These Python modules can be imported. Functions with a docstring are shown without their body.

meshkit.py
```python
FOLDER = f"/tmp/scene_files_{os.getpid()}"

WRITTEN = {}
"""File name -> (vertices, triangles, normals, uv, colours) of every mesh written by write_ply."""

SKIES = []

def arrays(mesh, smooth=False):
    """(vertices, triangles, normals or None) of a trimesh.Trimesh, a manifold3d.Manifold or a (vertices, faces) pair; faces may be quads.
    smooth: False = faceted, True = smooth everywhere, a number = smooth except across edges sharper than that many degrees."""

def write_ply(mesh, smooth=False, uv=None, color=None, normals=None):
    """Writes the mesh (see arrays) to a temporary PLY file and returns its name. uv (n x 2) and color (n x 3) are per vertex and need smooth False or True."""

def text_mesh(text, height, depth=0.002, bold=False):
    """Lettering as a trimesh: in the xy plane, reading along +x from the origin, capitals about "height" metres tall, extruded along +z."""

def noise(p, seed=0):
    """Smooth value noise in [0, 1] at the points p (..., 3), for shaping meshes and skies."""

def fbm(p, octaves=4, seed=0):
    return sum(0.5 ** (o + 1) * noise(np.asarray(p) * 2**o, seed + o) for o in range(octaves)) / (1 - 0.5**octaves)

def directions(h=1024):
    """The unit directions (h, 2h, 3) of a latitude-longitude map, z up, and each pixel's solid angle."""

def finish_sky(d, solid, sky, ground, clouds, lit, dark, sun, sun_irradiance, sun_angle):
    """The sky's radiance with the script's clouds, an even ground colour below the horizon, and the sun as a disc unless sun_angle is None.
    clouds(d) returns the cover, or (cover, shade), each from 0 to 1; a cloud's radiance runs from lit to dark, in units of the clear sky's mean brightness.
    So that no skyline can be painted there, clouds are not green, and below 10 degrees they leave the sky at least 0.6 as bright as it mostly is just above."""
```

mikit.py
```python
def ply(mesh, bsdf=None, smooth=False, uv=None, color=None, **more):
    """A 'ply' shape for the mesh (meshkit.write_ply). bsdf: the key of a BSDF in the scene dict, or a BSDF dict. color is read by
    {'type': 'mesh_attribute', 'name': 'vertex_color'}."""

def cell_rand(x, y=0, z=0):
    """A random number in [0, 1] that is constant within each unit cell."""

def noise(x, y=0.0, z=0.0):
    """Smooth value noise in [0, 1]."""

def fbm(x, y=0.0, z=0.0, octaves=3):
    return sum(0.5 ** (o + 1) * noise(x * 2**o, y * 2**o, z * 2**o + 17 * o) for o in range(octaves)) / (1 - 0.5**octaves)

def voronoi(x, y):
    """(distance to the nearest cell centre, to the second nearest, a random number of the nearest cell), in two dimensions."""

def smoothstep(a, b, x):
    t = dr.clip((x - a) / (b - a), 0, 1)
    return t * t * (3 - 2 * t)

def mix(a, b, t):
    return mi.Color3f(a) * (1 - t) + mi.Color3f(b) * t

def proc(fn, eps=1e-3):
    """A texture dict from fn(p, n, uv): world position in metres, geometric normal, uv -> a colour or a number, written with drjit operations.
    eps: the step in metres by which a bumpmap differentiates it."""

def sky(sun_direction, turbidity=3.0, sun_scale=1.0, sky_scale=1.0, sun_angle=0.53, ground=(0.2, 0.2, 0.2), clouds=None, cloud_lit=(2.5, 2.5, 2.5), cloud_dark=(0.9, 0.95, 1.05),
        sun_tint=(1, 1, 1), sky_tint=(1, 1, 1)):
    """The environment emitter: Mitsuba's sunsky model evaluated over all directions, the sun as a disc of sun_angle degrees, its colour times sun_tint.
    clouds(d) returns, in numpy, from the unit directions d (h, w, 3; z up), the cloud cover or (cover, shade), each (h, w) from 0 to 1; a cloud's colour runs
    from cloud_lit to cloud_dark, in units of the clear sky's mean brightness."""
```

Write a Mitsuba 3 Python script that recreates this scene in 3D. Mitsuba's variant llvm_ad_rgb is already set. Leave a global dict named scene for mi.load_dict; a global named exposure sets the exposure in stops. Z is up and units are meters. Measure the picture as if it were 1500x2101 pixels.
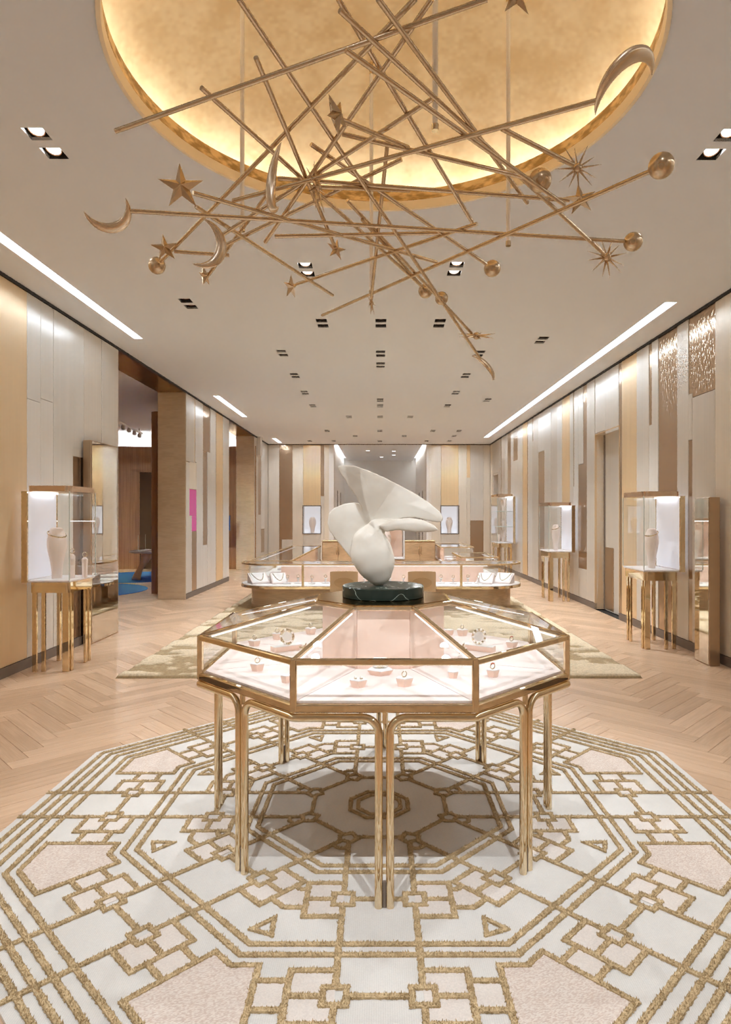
import math, random
import numpy as np
import trimesh
import manifold3d as m3
import shapely
from shapely.geometry import Polygon, LineString, Point, box as sbox
from shapely.ops import unary_union
from shapely import affinity
import drjit as dr
import mitsuba as mi
import mikit
from mikit import noise, fbm, cell_rand, smoothstep, mix, proc, voronoi

T = mi.ScalarTransform4f
rng = np.random.default_rng(7)
random.seed(7)
scene, labels = {}, {}

# ---------------------------------------------------------------- camera, exposure
F, CX, CY, H = 1318.0, 778.0, 1058.0, 1.5          # focal length and horizon of the 1500 x 2101 picture, eye height
CEIL, HALF, BACK, FRONT = 3.73, 3.46, 20.0, -3.0
scene['camera'] = dict(type='perspective', fov=math.degrees(2 * math.atan(750 / F)), fov_axis='x', near_clip=0.05, far_clip=100.0,
                       principal_point_offset_x=-(CX - 750) / 1500, principal_point_offset_y=-(CY - 1050.5) / 2101,
                       to_world=T().look_at(origin=[0, 0, H], target=[0, 1, H], up=[0, 0, 1]))
exposure = 0.36
# ---------------------------------------------------------------- the room's downlights (spots sit in the ceiling fixtures)
SPOTS = []                                          # (x, y, target x, target y, target z, intensity, cutoff, beam)
KEY, ROOM = 0.70, 17.0
KEYC, ROOMC = np.array([0.94, 0.985, 1.04]), np.array([0.93, 0.98, 1.04])
for x, y, inten, off, cut in ((-2.0, 3.85, 15.5, .27, 40), (2.05, 3.87, 15.5, .27, 40), (-0.66, 5.83, 23, .07, 34), (0.69, 5.81, 23, .07, 34), (-0.68, 0.85, 25, .24, 35), (0.68, 0.85, 25, .24, 35)):
    u = np.array([x - 0.02, y - 3.28])
    u = u / np.linalg.norm(u) * off
    SPOTS.append((x, y, 0.02 + u[0], 3.28 + u[1], 0.0, KEY * inten * KEYC, cut, 5, 5.0))
for x, y in ((-2.0, 6.75), (2.06, 8.16), (-1.34, 8.8), (1.38, 8.8), (-1.35, 11.6), (1.39, 11.6), (-0.68, 14.4), (0.7, 14.4), (-1.37, 16.9), (1.41, 16.9), (-2.2, -0.8), (2.2, -0.8)):
    SPOTS.append((x, y, x, y, 0.0, (ROOM if y > 8.5 else 9.0) * ROOMC, 60 if y > 8.5 else 46, 26, 3.0))
for x in (-2.07, 2.10):
    SPOTS.append((x, 19.1, x, BACK, 1.9, 9.0 * ROOMC, 62, 20, 2.0))
for i, (x, y, tx, ty, tz, inten, cut, beam, wt) in enumerate(SPOTS):
    scene[f'spot_{i}'] = dict(type='spot', intensity={'type': 'rgb', 'value': inten.tolist()}, cutoff_angle=float(cut), beam_width=float(beam), sampling_weight=wt,
                              to_world=T().look_at(origin=[x, y, CEIL - 0.005], target=[tx, ty, tz], up=[0, 1, 0]))
SLOT_RAD, COVE_RAD, CASE_RAD, LED_RAD = 15.0, 9.5, 0.24, 2.2
COOL = np.array([0.86, 0.96, 1.06])


def emit(rad, col=(1, 1, 1), weight=0.4):
    return dict(emitter={'type': 'area', 'sampling_weight': float(weight), 'radiance': {'type': 'rgb', 'value': [float(rad * c) for c in col]}})


# ---------------------------------------------------------------- materials
def rgb(c):
    return {'type': 'rgb', 'value': [float(x) for x in c]} if not isinstance(c, dict) else c


def mat(key, base, rough=0.5, metal=0.0, bump=None, bscale=1.0, **more):
    b = dict(type='principled', base_color=rgb(base), roughness=rough if isinstance(rough, dict) else float(rough), metallic=float(metal), **more)
    if bump is not None:
        b = {'type': 'bumpmap', 'scale': float(bscale), 'arbitrary': bump, 'bsdf': b}
    scene[key] = {'type': 'twosided', 'bsdf': b}
    return key


def silk(c, amp=0.06, f=55.0):
    """fine upright striations on an upholstered or lacquered wall panel"""
    def fn(p, n, uv):
        s = p.x * 1.0 + p.y * 1.0
        g = noise(s * f, p.z * 0.7, 3.0) * 0.6 + noise(s * f * 4.1, p.z * 2.2, 9.0) * 0.4
        m = fbm(s * 1.7, p.z * 1.3, 5.0)
        return mi.Color3f(*c) * (1.0 + amp * (g - 0.5) * 2 + 0.12 * (m - 0.5))
    return proc(fn)


def veneer(c, d, fx=3.0, fz=60.0):
    """banded wood veneer with its grain lying level"""
    def fn(p, n, uv):
        s = p.x + p.y
        g = fbm(s * fx, p.z * fz * 0.25, 2.0) * 0.6 + noise(s * 14, p.z * fz, 4.0) * 0.4
        return mix(c, d, smoothstep(0.25, 0.8, g))
    return proc(fn)


def upright_wood(c, d, f=26.0):
    def fn(p, n, uv):
        s = p.x * 1.3 + p.y * 0.9
        g = fbm(s * f, p.z * 0.8, 2.0) * 0.7 + noise(s * f * 4, p.z * 4, 4.0) * 0.3
        return mix(c, d, smoothstep(0.25, 0.8, g))
    return proc(fn)


def hammered(p, n, uv):
    s = p.x + p.y
    d, e, w = voronoi(s * 26, p.z * 13)
    return (1.0 - smoothstep(0.0, 0.42, d)) * 0.0035 * (0.4 + 0.6 * w)


def oak(p, n, uv):
    pid = dr.floor(uv.y / 10.0 + 0.5)
    v = uv.y - pid * 10.0
    tone = cell_rand(pid, 3, 1)
    g = fbm(uv.x * 2.2 + pid * 7.0, v * 45.0, pid) * 0.65 + noise(uv.x * 9, v * 230.0, pid) * 0.35
    c = mix((0.44, 0.288, 0.178), (0.56, 0.39, 0.26), smoothstep(0.1, 0.9, g * 0.7 + tone * 0.32 - 0.02))
    return c * (0.94 + 0.10 * tone)


def leaf_gold(p, n, uv):
    g = fbm(p.x * 5, p.y * 5, p.z * 5, octaves=4)
    h = noise(p.x * 40, p.y * 40, p.z * 40)
    return mix((0.72, 0.55, 0.32), (0.90, 0.76, 0.52), smoothstep(0.25, 0.75, g * 0.8 + h * 0.2))


def leaf_band(p, n, uv):
    g = fbm(p.x * 16, p.y * 16, p.z * 30, octaves=3)
    return mix((0.40, 0.25, 0.09), (0.86, 0.63, 0.32), smoothstep(0.3, 0.7, g))


def rug_field(p, n, uv):
    r = 0.5 + 0.5 * dr.sin(p.x * 900.0)
    g = fbm(p.x * 9, p.y * 9, 1.0)
    return mi.Color3f(0.575, 0.56, 0.525) * (0.9 + 0.06 * r + 0.12 * (g - 0.5) + 0.06 * noise(p.x * 300, p.y * 300))


def rug_pink(p, n, uv):
    r = noise(p.x * 160 + p.y * 60, p.y * 420 - p.x * 130, 2.0)
    return mix((0.50, 0.41, 0.35), (0.61, 0.545, 0.485), smoothstep(0.2, 0.8, r))


def rug_blush(p, n, uv):
    return mi.Color3f(0.605, 0.555, 0.505) * (0.92 + 0.12 * noise(p.x * 260, p.y * 260))


def rug_gold(p, n, uv):
    g = noise(p.x * 420, p.y * 420, p.z * 300) * 0.6 + fbm(p.x * 40, p.y * 40) * 0.4
    return mix((0.27, 0.185, 0.085), (0.58, 0.45, 0.27), smoothstep(0.15, 0.85, g))


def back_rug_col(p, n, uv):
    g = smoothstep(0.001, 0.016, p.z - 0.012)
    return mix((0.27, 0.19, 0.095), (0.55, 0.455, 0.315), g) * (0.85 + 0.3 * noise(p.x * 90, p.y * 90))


def marble(p, n, uv):
    g = fbm(p.x * 7, p.y * 7, p.z * 7, octaves=4)
    return mix((0.60, 0.565, 0.49), (0.70, 0.68, 0.61), smoothstep(0.3, 0.7, g))


def dark_marble(p, n, uv):
    w = fbm(p.x * 9, p.y * 9, p.z * 9) * 3.0
    v = dr.abs(dr.sin((p.x * 14 + p.z * 30 + p.y * 9) + w * 3.0))
    return mix((0.30, 0.36, 0.31), (0.012, 0.022, 0.018), smoothstep(0.0, 0.10, v))


def pile_bump(p, n, uv):
    return noise(p.x * 350, p.y * 350, p.z * 350) * 0.004


mat('m_ceiling', (0.70, 0.735, 0.775), 0.75)
mat('m_white', (0.80, 0.785, 0.76), 0.6)
def lacquer(key, base, alpha=0.08):
    scene[key] = {'type': 'twosided', 'bsdf': {'type': 'roughplastic', 'diffuse_reflectance': base, 'alpha': alpha, 'int_ior': 1.5, 'nonlinear': False}}


lacquer('m_cream', silk((0.71, 0.655, 0.575), 0.03), 0.16)
lacquer('m_cream_light', silk((0.76, 0.73, 0.675), 0.025), 0.07)
lacquer('m_silver', silk((0.70, 0.675, 0.625), 0.022, 30), 0.06)
mat('m_beige_rough', silk((0.75, 0.675, 0.56), 0.05, 14), 0.36, metal=0.15, bump=proc(hammered), bscale=0.12)
mat('m_gold_panel', silk((0.78, 0.58, 0.34), 0.05), 0.34, metal=0.35)
mat('m_gold_wood', silk((0.74, 0.56, 0.35), 0.03, 12), 0.36, metal=0.35)
mat('m_bronze', (0.46, 0.33, 0.215), 0.22, metal=0.85)
mat('m_hammered', (0.50, 0.36, 0.24), 0.16, metal=0.85, bump=proc(hammered), bscale=1.0)
mat('m_magenta', (0.75, 0.10, 0.42), 0.25, metal=0.3, bump=proc(hammered), bscale=0.6)
mat('m_veneer', veneer((0.80, 0.64, 0.45), (0.72, 0.56, 0.37)), 0.22, clearcoat=0.6, clearcoat_gloss=0.9)
mat('m_base', veneer((0.46, 0.31, 0.18), (0.36, 0.235, 0.13)), 0.2, clearcoat=0.6, clearcoat_gloss=0.9)
mat('m_dark_wood', upright_wood((0.36, 0.21, 0.10), (0.27, 0.15, 0.07)), 0.45)
mat('m_oak', proc(oak), 0.34, specular=0.45)
mat('m_black', (0.012, 0.010, 0.009), 0.6)
mat('m_skirting', (0.16, 0.125, 0.10), 0.5)
def metal(key, c, alpha):
    scene[key] = {'type': 'twosided', 'bsdf': {'type': 'roughconductor', 'material': 'none', 'alpha': alpha, 'distribution': 'ggx', 'specular_reflectance': rgb(c)}}


scene['m_gold'] = {'type': 'twosided', 'bsdf': {'type': 'conductor', 'material': 'none', 'specular_reflectance': rgb((0.80, 0.65, 0.44))}}
metal('m_moon', (0.72, 0.57, 0.41), 0.05)
metal('m_chandelier', (0.60, 0.455, 0.30), 0.045)
metal('m_rose', (0.80, 0.61, 0.46), 0.05)
metal('m_gold_soft', (0.84, 0.65, 0.40), 0.12)
mat('m_leaf', proc(leaf_gold), 0.45, metal=0.3)
mat('m_leaf_band', proc(leaf_band), 0.40, metal=0.5)
mat('m_leaf_lip', (0.86, 0.73, 0.52), 0.5, metal=0.1)
mat('m_acrylic', (0.93, 0.91, 0.88), 0.2, specular=0.5)
mat('m_rug', proc(rug_field), 0.95)
mat('m_rug_pink', proc(rug_pink), 0.95)
mat('m_rug_blush', proc(rug_blush), 0.95)
mat('m_rug_gold', proc(rug_gold), 0.9)
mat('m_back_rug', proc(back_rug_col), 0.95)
mat('m_door', (0.035, 0.022, 0.012), 0.9, specular=0.1)
mat('m_blue', (0.012, 0.085, 0.42), 0.9)
mat('m_marble', proc(marble), 0.38, specular=0.4)
mat('m_dark_marble', proc(dark_marble), 0.08, specular=0.5)
mat('m_pink', (0.82, 0.61, 0.51), 0.65)
mat('m_pad', (0.64, 0.565, 0.545), 0.6)
mat('m_bust', (0.88, 0.78, 0.73), 0.55)
mat('m_tray', (0.70, 0.69, 0.69), 0.5)
mat('m_pearl', (0.86, 0.83, 0.78), 0.18, specular=0.6)
mat('m_ruby', (0.45, 0.13, 0.07), 0.1, specular=0.7)
mat('m_seat', (0.50, 0.34, 0.195), 0.6)
mat('m_inset', (0.42, 0.27, 0.14), 0.45)
mat('m_panelglow', (0.66, 0.67, 0.72), 0.7)
scene['m_mirror'] = {'type': 'twosided', 'bsdf': {'type': 'conductor', 'material': 'none', 'specular_reflectance': rgb((0.80, 0.77, 0.71))}}
scene['m_bronze_mirror'] = {'type': 'twosided', 'bsdf': {'type': 'roughconductor', 'material': 'none', 'alpha': 0.05, 'specular_reflectance': rgb((0.50, 0.385, 0.27))}}
scene['m_glass'] = {'type': 'thindielectric', 'int_ior': 1.5, 'specular_transmittance': rgb((0.96, 0.97, 0.96))}
mat('m_glass_edge', (0.55, 0.62, 0.58), 0.1, specular=0.6)
scene['m_lamp'] = {'type': 'diffuse', 'reflectance': rgb((0.5, 0.5, 0.5))}


# ---------------------------------------------------------------- helpers
def taken(k):
    return k in scene or k in labels or any(s.startswith(k + '__') for s in ROOTS)


ROOTS, COUNT = set(), {}


def numbered(name):
    n = COUNT.get(name, -1) + 1
    COUNT[name] = n
    return name if n == 0 else f'{name}_{n:03d}'


def part(parent, name, mesh, m, smooth=False, label=None, kind=None, to_world=None, **more):
    key = numbered(f'{parent}__{name}' if parent else name)
    d = mesh if isinstance(mesh, dict) else mikit.ply(mesh, m, smooth=smooth, **more)
    if to_world is not None:
        d = {**d, 'to_world': to_world}
    scene[key] = d
    if label or kind:
        labels[key] = {k: v for k, v in (('label', label), ('kind', kind)) if v}
    return key


def thing(name, label, cat, group=None):
    key = numbered(name)
    labels[key] = {'label': label, 'category': cat}
    if group:
        labels[key]['group'] = group
    return key


def single(name, label, cat, mesh, m, smooth=False, group=None, **more):
    key = numbered(name)
    scene[key] = mikit.ply(mesh, m, smooth=smooth, **more)
    labels[key] = {'label': label, 'category': cat}
    if group:
        labels[key]['group'] = group
    return key


def struct(name, mesh, m, smooth=False, label=None, **more):
    key = numbered(name)
    scene[key] = mikit.ply(mesh, m, smooth=smooth, **more)
    labels[key] = {'kind': 'structure', 'label': label or name.replace('_', ' ')}
    return key


cat = trimesh.util.concatenate


def bx(x0, x1, y0, y1, z0, z1):
    m = trimesh.creation.box(extents=(abs(x1 - x0), abs(y1 - y0), abs(z1 - z0)))
    m.apply_translation(((x0 + x1) / 2, (y0 + y1) / 2, (z0 + z1) / 2))
    return m


def bevel(x0, x1, y0, y1, z0, z1, b=0.004):
    """a box with chamfered edges"""
    xs, ys, zs = sorted((x0, x1)), sorted((y0, y1)), sorted((z0, z1))
    b = min(b, (xs[1] - xs[0]) * .45, (ys[1] - ys[0]) * .45, (zs[1] - zs[0]) * .45)
    pts = []
    for i in (0, 1):
        for j in (0, 1):
            for k in (0, 1):
                s = [1 if i == 0 else -1, 1 if j == 0 else -1, 1 if k == 0 else -1]
                c = [xs[i], ys[j], zs[k]]
                for a in range(3):
                    q = [c[t] + s[t] * b for t in range(3)]
                    q[a] = c[a]
                    pts.append(q)
    return trimesh.convex.convex_hull(np.array(pts))


def prism(poly, z0, z1):
    parts = []
    for g in getattr(poly, 'geoms', [poly]):
        if g.is_empty or g.geom_type != 'Polygon' or g.area < 1e-9:
            continue
        m = trimesh.creation.extrude_polygon(g, z1 - z0, engine='earcut')
        m.apply_translation((0, 0, z0))
        parts.append(m)
    return cat(parts)


def prism_x(poly, x0, x1):
    """a polygon given in (y, z), extruded along x"""
    m = prism(poly, 0, x1 - x0)
    v = m.vertices.copy()
    m.vertices = np.stack([v[:, 2] + x0, v[:, 0], v[:, 1]], 1)
    return m


def prism_y(poly, y0, y1):
    """a polygon given in (x, z), extruded along y"""
    m = prism(poly, 0, y1 - y0)
    v = m.vertices.copy()
    m.vertices = np.stack([v[:, 0], v[:, 2] + y0, v[:, 1]], 1)
    m.invert()
    return m


def tube(pts, r, n=14, closed=False, caps=True, flat=1.0):
    """a round tube along a path; r may vary along it"""
    p = np.asarray(pts, float)
    k = len(p)
    r = np.broadcast_to(np.asarray(r, float), (k,))
    t = np.gradient(p, axis=0) if not closed else np.roll(p, -1, 0) - np.roll(p, 1, 0)
    t /= np.linalg.norm(t, axis=1, keepdims=True) + 1e-12
    u = np.cross(t[0], [0, 0, 1.0] if abs(t[0][2]) < 0.9 else [1.0, 0, 0])
    u /= np.linalg.norm(u)
    rings = []
    a = np.arange(n) * 2 * np.pi / n
    for i in range(k):
        u = u - t[i] * (u @ t[i])
        u /= np.linalg.norm(u)
        w = np.cross(t[i], u)
        rings.append(p[i] + r[i] * (np.cos(a)[:, None] * u + flat * np.sin(a)[:, None] * w))
    v = np.vstack(rings)
    f = []
    for i in range(k if closed else k - 1):
        j = (i + 1) % k
        for q in range(n):
            q2 = (q + 1) % n
            f += [[i * n + q, j * n + q2, i * n + q2], [i * n + q, j * n + q, j * n + q2]]
    if caps and not closed:
        v = np.vstack([v, p[0], p[-1]])
        for q in range(n):
            q2 = (q + 1) % n
            f += [[k * n, q, q2], [k * n + 1, (k - 1) * n + q2, (k - 1) * n + q]]
    m = trimesh.Trimesh(v, np.array(f), process=False)
    return m


def bar(a, b, w, h, up=(0, 0, 1)):
    """a straight bar of rectangular section from a to b"""
    a, b, up = np.asarray(a, float), np.asarray(b, float), np.asarray(up, float)
    t = (b - a) / np.linalg.norm(b - a)
    s = np.cross(t, up)
    s /= np.linalg.norm(s)
    q = np.cross(s, t)
    c = min(w, h) * 0.18
    sec = [(-w / 2 + c, -h / 2), (w / 2 - c, -h / 2), (w / 2, -h / 2 + c), (w / 2, h / 2 - c), (w / 2 - c, h / 2), (-w / 2 + c, h / 2), (-w / 2, h / 2 - c), (-w / 2, -h / 2 + c)]
    pts = [o + s * i + q * j for o in (a, b) for i, j in sec]
    return trimesh.convex.convex_hull(np.array(pts))


def lathe(profile, n=40, sx=1.0, sy=1.0):
    pr = np.asarray(profile, float)
    a = np.arange(n) * 2 * np.pi / n
    v = np.vstack([np.stack([r * np.cos(a) * sx, r * np.sin(a) * sy, np.full(n, z)], 1) for r, z in pr])
    f = []
    for i in range(len(pr) - 1):
        for q in range(n):
            q2 = (q + 1) % n
            f += [[i * n + q, i * n + q2, (i + 1) * n + q2], [i * n + q, (i + 1) * n + q2, (i + 1) * n + q]]
    return trimesh.Trimesh(v, np.array(f), process=False)


def torus(R, r, n=36, k=10):
    a = np.arange(n) * 2 * np.pi / n
    return tube(np.stack([R * np.cos(a), R * np.sin(a), a * 0], 1), r, k, closed=True)


def ball(r, c=(0, 0, 0), sub=2):
    m = trimesh.creation.icosphere(subdivisions=sub, radius=r)
    m.apply_translation(c)
    return m


def move(m, loc=(0, 0, 0), rz=0.0, rx=0.0, ry=0.0, s=1.0):
    m = m.copy()
    M = trimesh.transformations
    A = M.translation_matrix(loc) @ M.rotation_matrix(rz, [0, 0, 1]) @ M.rotation_matrix(rx, [1, 0, 0]) @ M.rotation_matrix(ry, [0, 1, 0]) @ np.diag([s, s, s, 1.0])
    m.apply_transform(A)
    return m


def at_z(px, py, z):
    """the place on the level z that the photograph shows at (px, py)"""
    y = (H - z) * F / (py - CY)
    return np.array([(px - CX) * y / F, y, z])


def at_y(px, py, y):
    return np.array([(px - CX) * y / F, y, H + (CY - py) * y / F])


def octagon(ap, c=(0, 0)):
    R = ap / math.cos(math.pi / 8)
    return [(c[0] + R * math.cos(math.pi / 8 + k * math.pi / 4), c[1] + R * math.sin(math.pi / 8 + k * math.pi / 4)) for k in range(8)]


# ================================================================ floor
floor_poly = sbox(-11.0, FRONT, 4.2, 27.0)
struct('floor', bx(-11, 4.2, FRONT, 27, -0.16, -0.012), 'm_black', label='oak herringbone parquet floor of the showroom')
RUGC = (0.0, 3.305)
RUG_AP = 1.78
rug_cover = Polygon(octagon(RUG_AP - 0.05, RUGC))
PW, PL = 0.128, 0.768
planks = []
ca = math.cos(math.pi / 4)
region = [sbox(-HALF, FRONT, HALF, BACK), sbox(-8.2, 6.5, -HALF, 18.4), sbox(-1.6, BACK, 1.6, 26.2)]
region_u = unary_union(region)
shapely.prepare(region_u)
per = int(round(PL / PW))
for i in range(-160, 160):
    for j in range(-11, 12):
        # herringbone: upright and level planks on a lattice of period (PW, PW) and (PL, -PL)
        for kind in (0, 1):
            a0, b0 = i * PW + j * PL, i * PW - j * PL
            if kind == 0:
                cxl, cyl, w, h = a0 + PL / 2, b0 + PW / 2, PL, PW
            else:
                cxl, cyl, w, h = a0 + PL + PW / 2, b0 + PW - PL / 2 + 0 * PW, PW, PL
            x, y = (cxl - cyl) * ca, (cxl + cyl) * ca
            if not (-8.6 < x < HALF + 0.4 and FRONT - 0.4 < y < 26.6):
                continue
            cs = [(cxl + sx * w / 2, cyl + sy * h / 2) for sx, sy in ((-1, -1), (1, -1), (1, 1), (-1, 1))]
            poly = Polygon([((p - q) * ca, (p + q) * ca) for p, q in cs])
            if rug_cover.contains(poly) or not region_u.intersects(poly):
                continue
            planks.append((x, y, kind, poly))
pid = 0
near, rest = [], []
for x, y, kind, poly in planks:
    clip = poly.intersection(region_u)
    if clip.is_empty or clip.geom_type != 'Polygon' or clip.area < 2e-4:
        if clip.geom_type != 'Polygon' and clip.area > 2e-4:
            clip = max(clip.geoms, key=lambda g: g.area)
        else:
            continue
    vis = 0.0
    if y > 1.7:
        px, py = CX + x * F / y, CY + H * F / y
        if -40 < px < 1540 and py < 2140:
            vis = clip.area / y ** 3
    near.append((vis, x, y, kind, clip))
near.sort(key=lambda t: -t[0])


def plank_mesh(kind, clip, pid):
    ring = np.array(shapely.geometry.polygon.orient(clip, 1.0).exterior.coords)[:-1]
    inn = shapely.geometry.polygon.orient(clip.buffer(-0.0022, join_style=2), 1.0)
    if inn.is_empty or inn.geom_type != 'Polygon':
        return None
    inn2 = np.array(inn.exterior.coords)[:-1]
    outr = clip.buffer(-0.0008, join_style=2)
    outr = np.array(shapely.geometry.polygon.orient(outr, 1.0).exterior.coords)[:-1]
    n = len(inn2)
    if len(outr) != n:
        outr = inn2
    else:
        k = np.argmin(np.linalg.norm(outr - inn2[0], axis=1))
        outr = np.roll(outr, -k, axis=0)
    v = np.vstack([np.c_[inn2, np.zeros(n)], np.c_[outr, np.full(n, -0.0012)], np.c_[outr, np.full(n, -0.012)]])
    f = [[0, i, i + 1] for i in range(1, n - 1)]
    for lv in (0, 1):
        for i in range(n):
            i2 = (i + 1) % n
            f += [[lv * n + i, (lv + 1) * n + i, (lv + 1) * n + i2], [lv * n + i, (lv + 1) * n + i2, lv * n + i2]]
    a, b = (v[:, 0] + v[:, 1]) * ca, (v[:, 1] - v[:, 0]) * ca
    u, w = (a, b) if kind == 0 else (b, a)
    w = w - w.mean()
    uv = np.stack([u, w + 10.0 * pid], 1)
    return v, np.array(f), uv


big, off = [[], [], []], 0
done = 0
for vis, x, y, kind, clip in near:
    pid = (pid + 1) % 997
    r = plank_mesh(kind, clip, pid)
    if r is None:
        continue
    if done < 300 and vis > 0:
        part('floor', 'plank', (r[0], r[1]), 'm_oak', uv=r[2])
        done += 1
    else:
        big[0].append(r[0]); big[1].append(r[1] + off); big[2].append(r[2]); off += len(r[0])
part('floor', 'plank_field', (np.vstack(big[0]), np.vstack(big[1])), 'm_oak', uv=np.vstack(big[2]), kind='stuff')

# ================================================================ ceiling, dome, fixtures
DOME = (0.02, 3.322)
DR_ = 1.343
TWINS = [  # x, y of the nearer lamp, lit towards the camera
    (-2.0, 3.755, 1), (2.05, 3.768, 1), (-0.66, 5.73, 1), (0.69, 5.71, 1),
    (-2.01, 6.665, 0), (-0.66, 7.35, 0), (0.02, 7.35, 0), (0.70, 7.35, 0), (2.065, 8.07, 0), (-1.33, 8.72, 0), (0.02, 8.75, 0), (1.38, 8.75, 0), (0.02, 9.42, 0),
    (-1.345, 10.13, 0), (1.38, 10.13, 0), (-1.35, 11.55, 0), (1.39, 11.55, 0), (2.09, 12.3, 0), (0.02, 12.3, 0), (0.02, 12.95, 0), (-1.35, 12.95, 0), (1.385, 12.95, 0),
    (-0.68, 14.4, 0), (0.02, 14.4, 0), (0.70, 14.4, 0), (-1.37, 16.8, 0), (0.02, 16.8, 0), (1.41, 16.8, 0), (2.10, 16.8, 0), (-0.67, 17.9, 0), (0.70, 17.9, 0), (2.10, 17.9, 0),
    (-2.07, 19.1, 0), (-1.36, 19.1, 0), (0.02, 19.1, 0), (1.42, 19.1, 0), (2.10, 19.1, 0)]
SLOTS = [(-3.09, -2.98, -1.5, 8.10), (2.99, 3.115, -1.5, 5.2), (-3.09, -2.98, 11.95, 14.5), (-3.09, -2.98, 18.5, 19.7), (2.99, 3.115, 6.71, 18.35)]
HO = 0.062
holes = [Point(DOME).buffer(DR_, 64)]
holes += [sbox(a, c, b, d) for a, b, c, d in SLOTS]
for x, y, lit in TWINS:
    for k in (0, 1):
        holes.append(sbox(x - HO, y + 0.2 * k - HO, x + HO, y + 0.2 * k + HO))
cpoly = sbox(-HALF - 0.02, FRONT, HALF + 0.02, BACK + 0.02).difference(unary_union(holes))
struct('ceiling', prism(cpoly, CEIL, CEIL + 0.02), 'm_ceiling', label='plain warm white plaster ceiling of the showroom')
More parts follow.
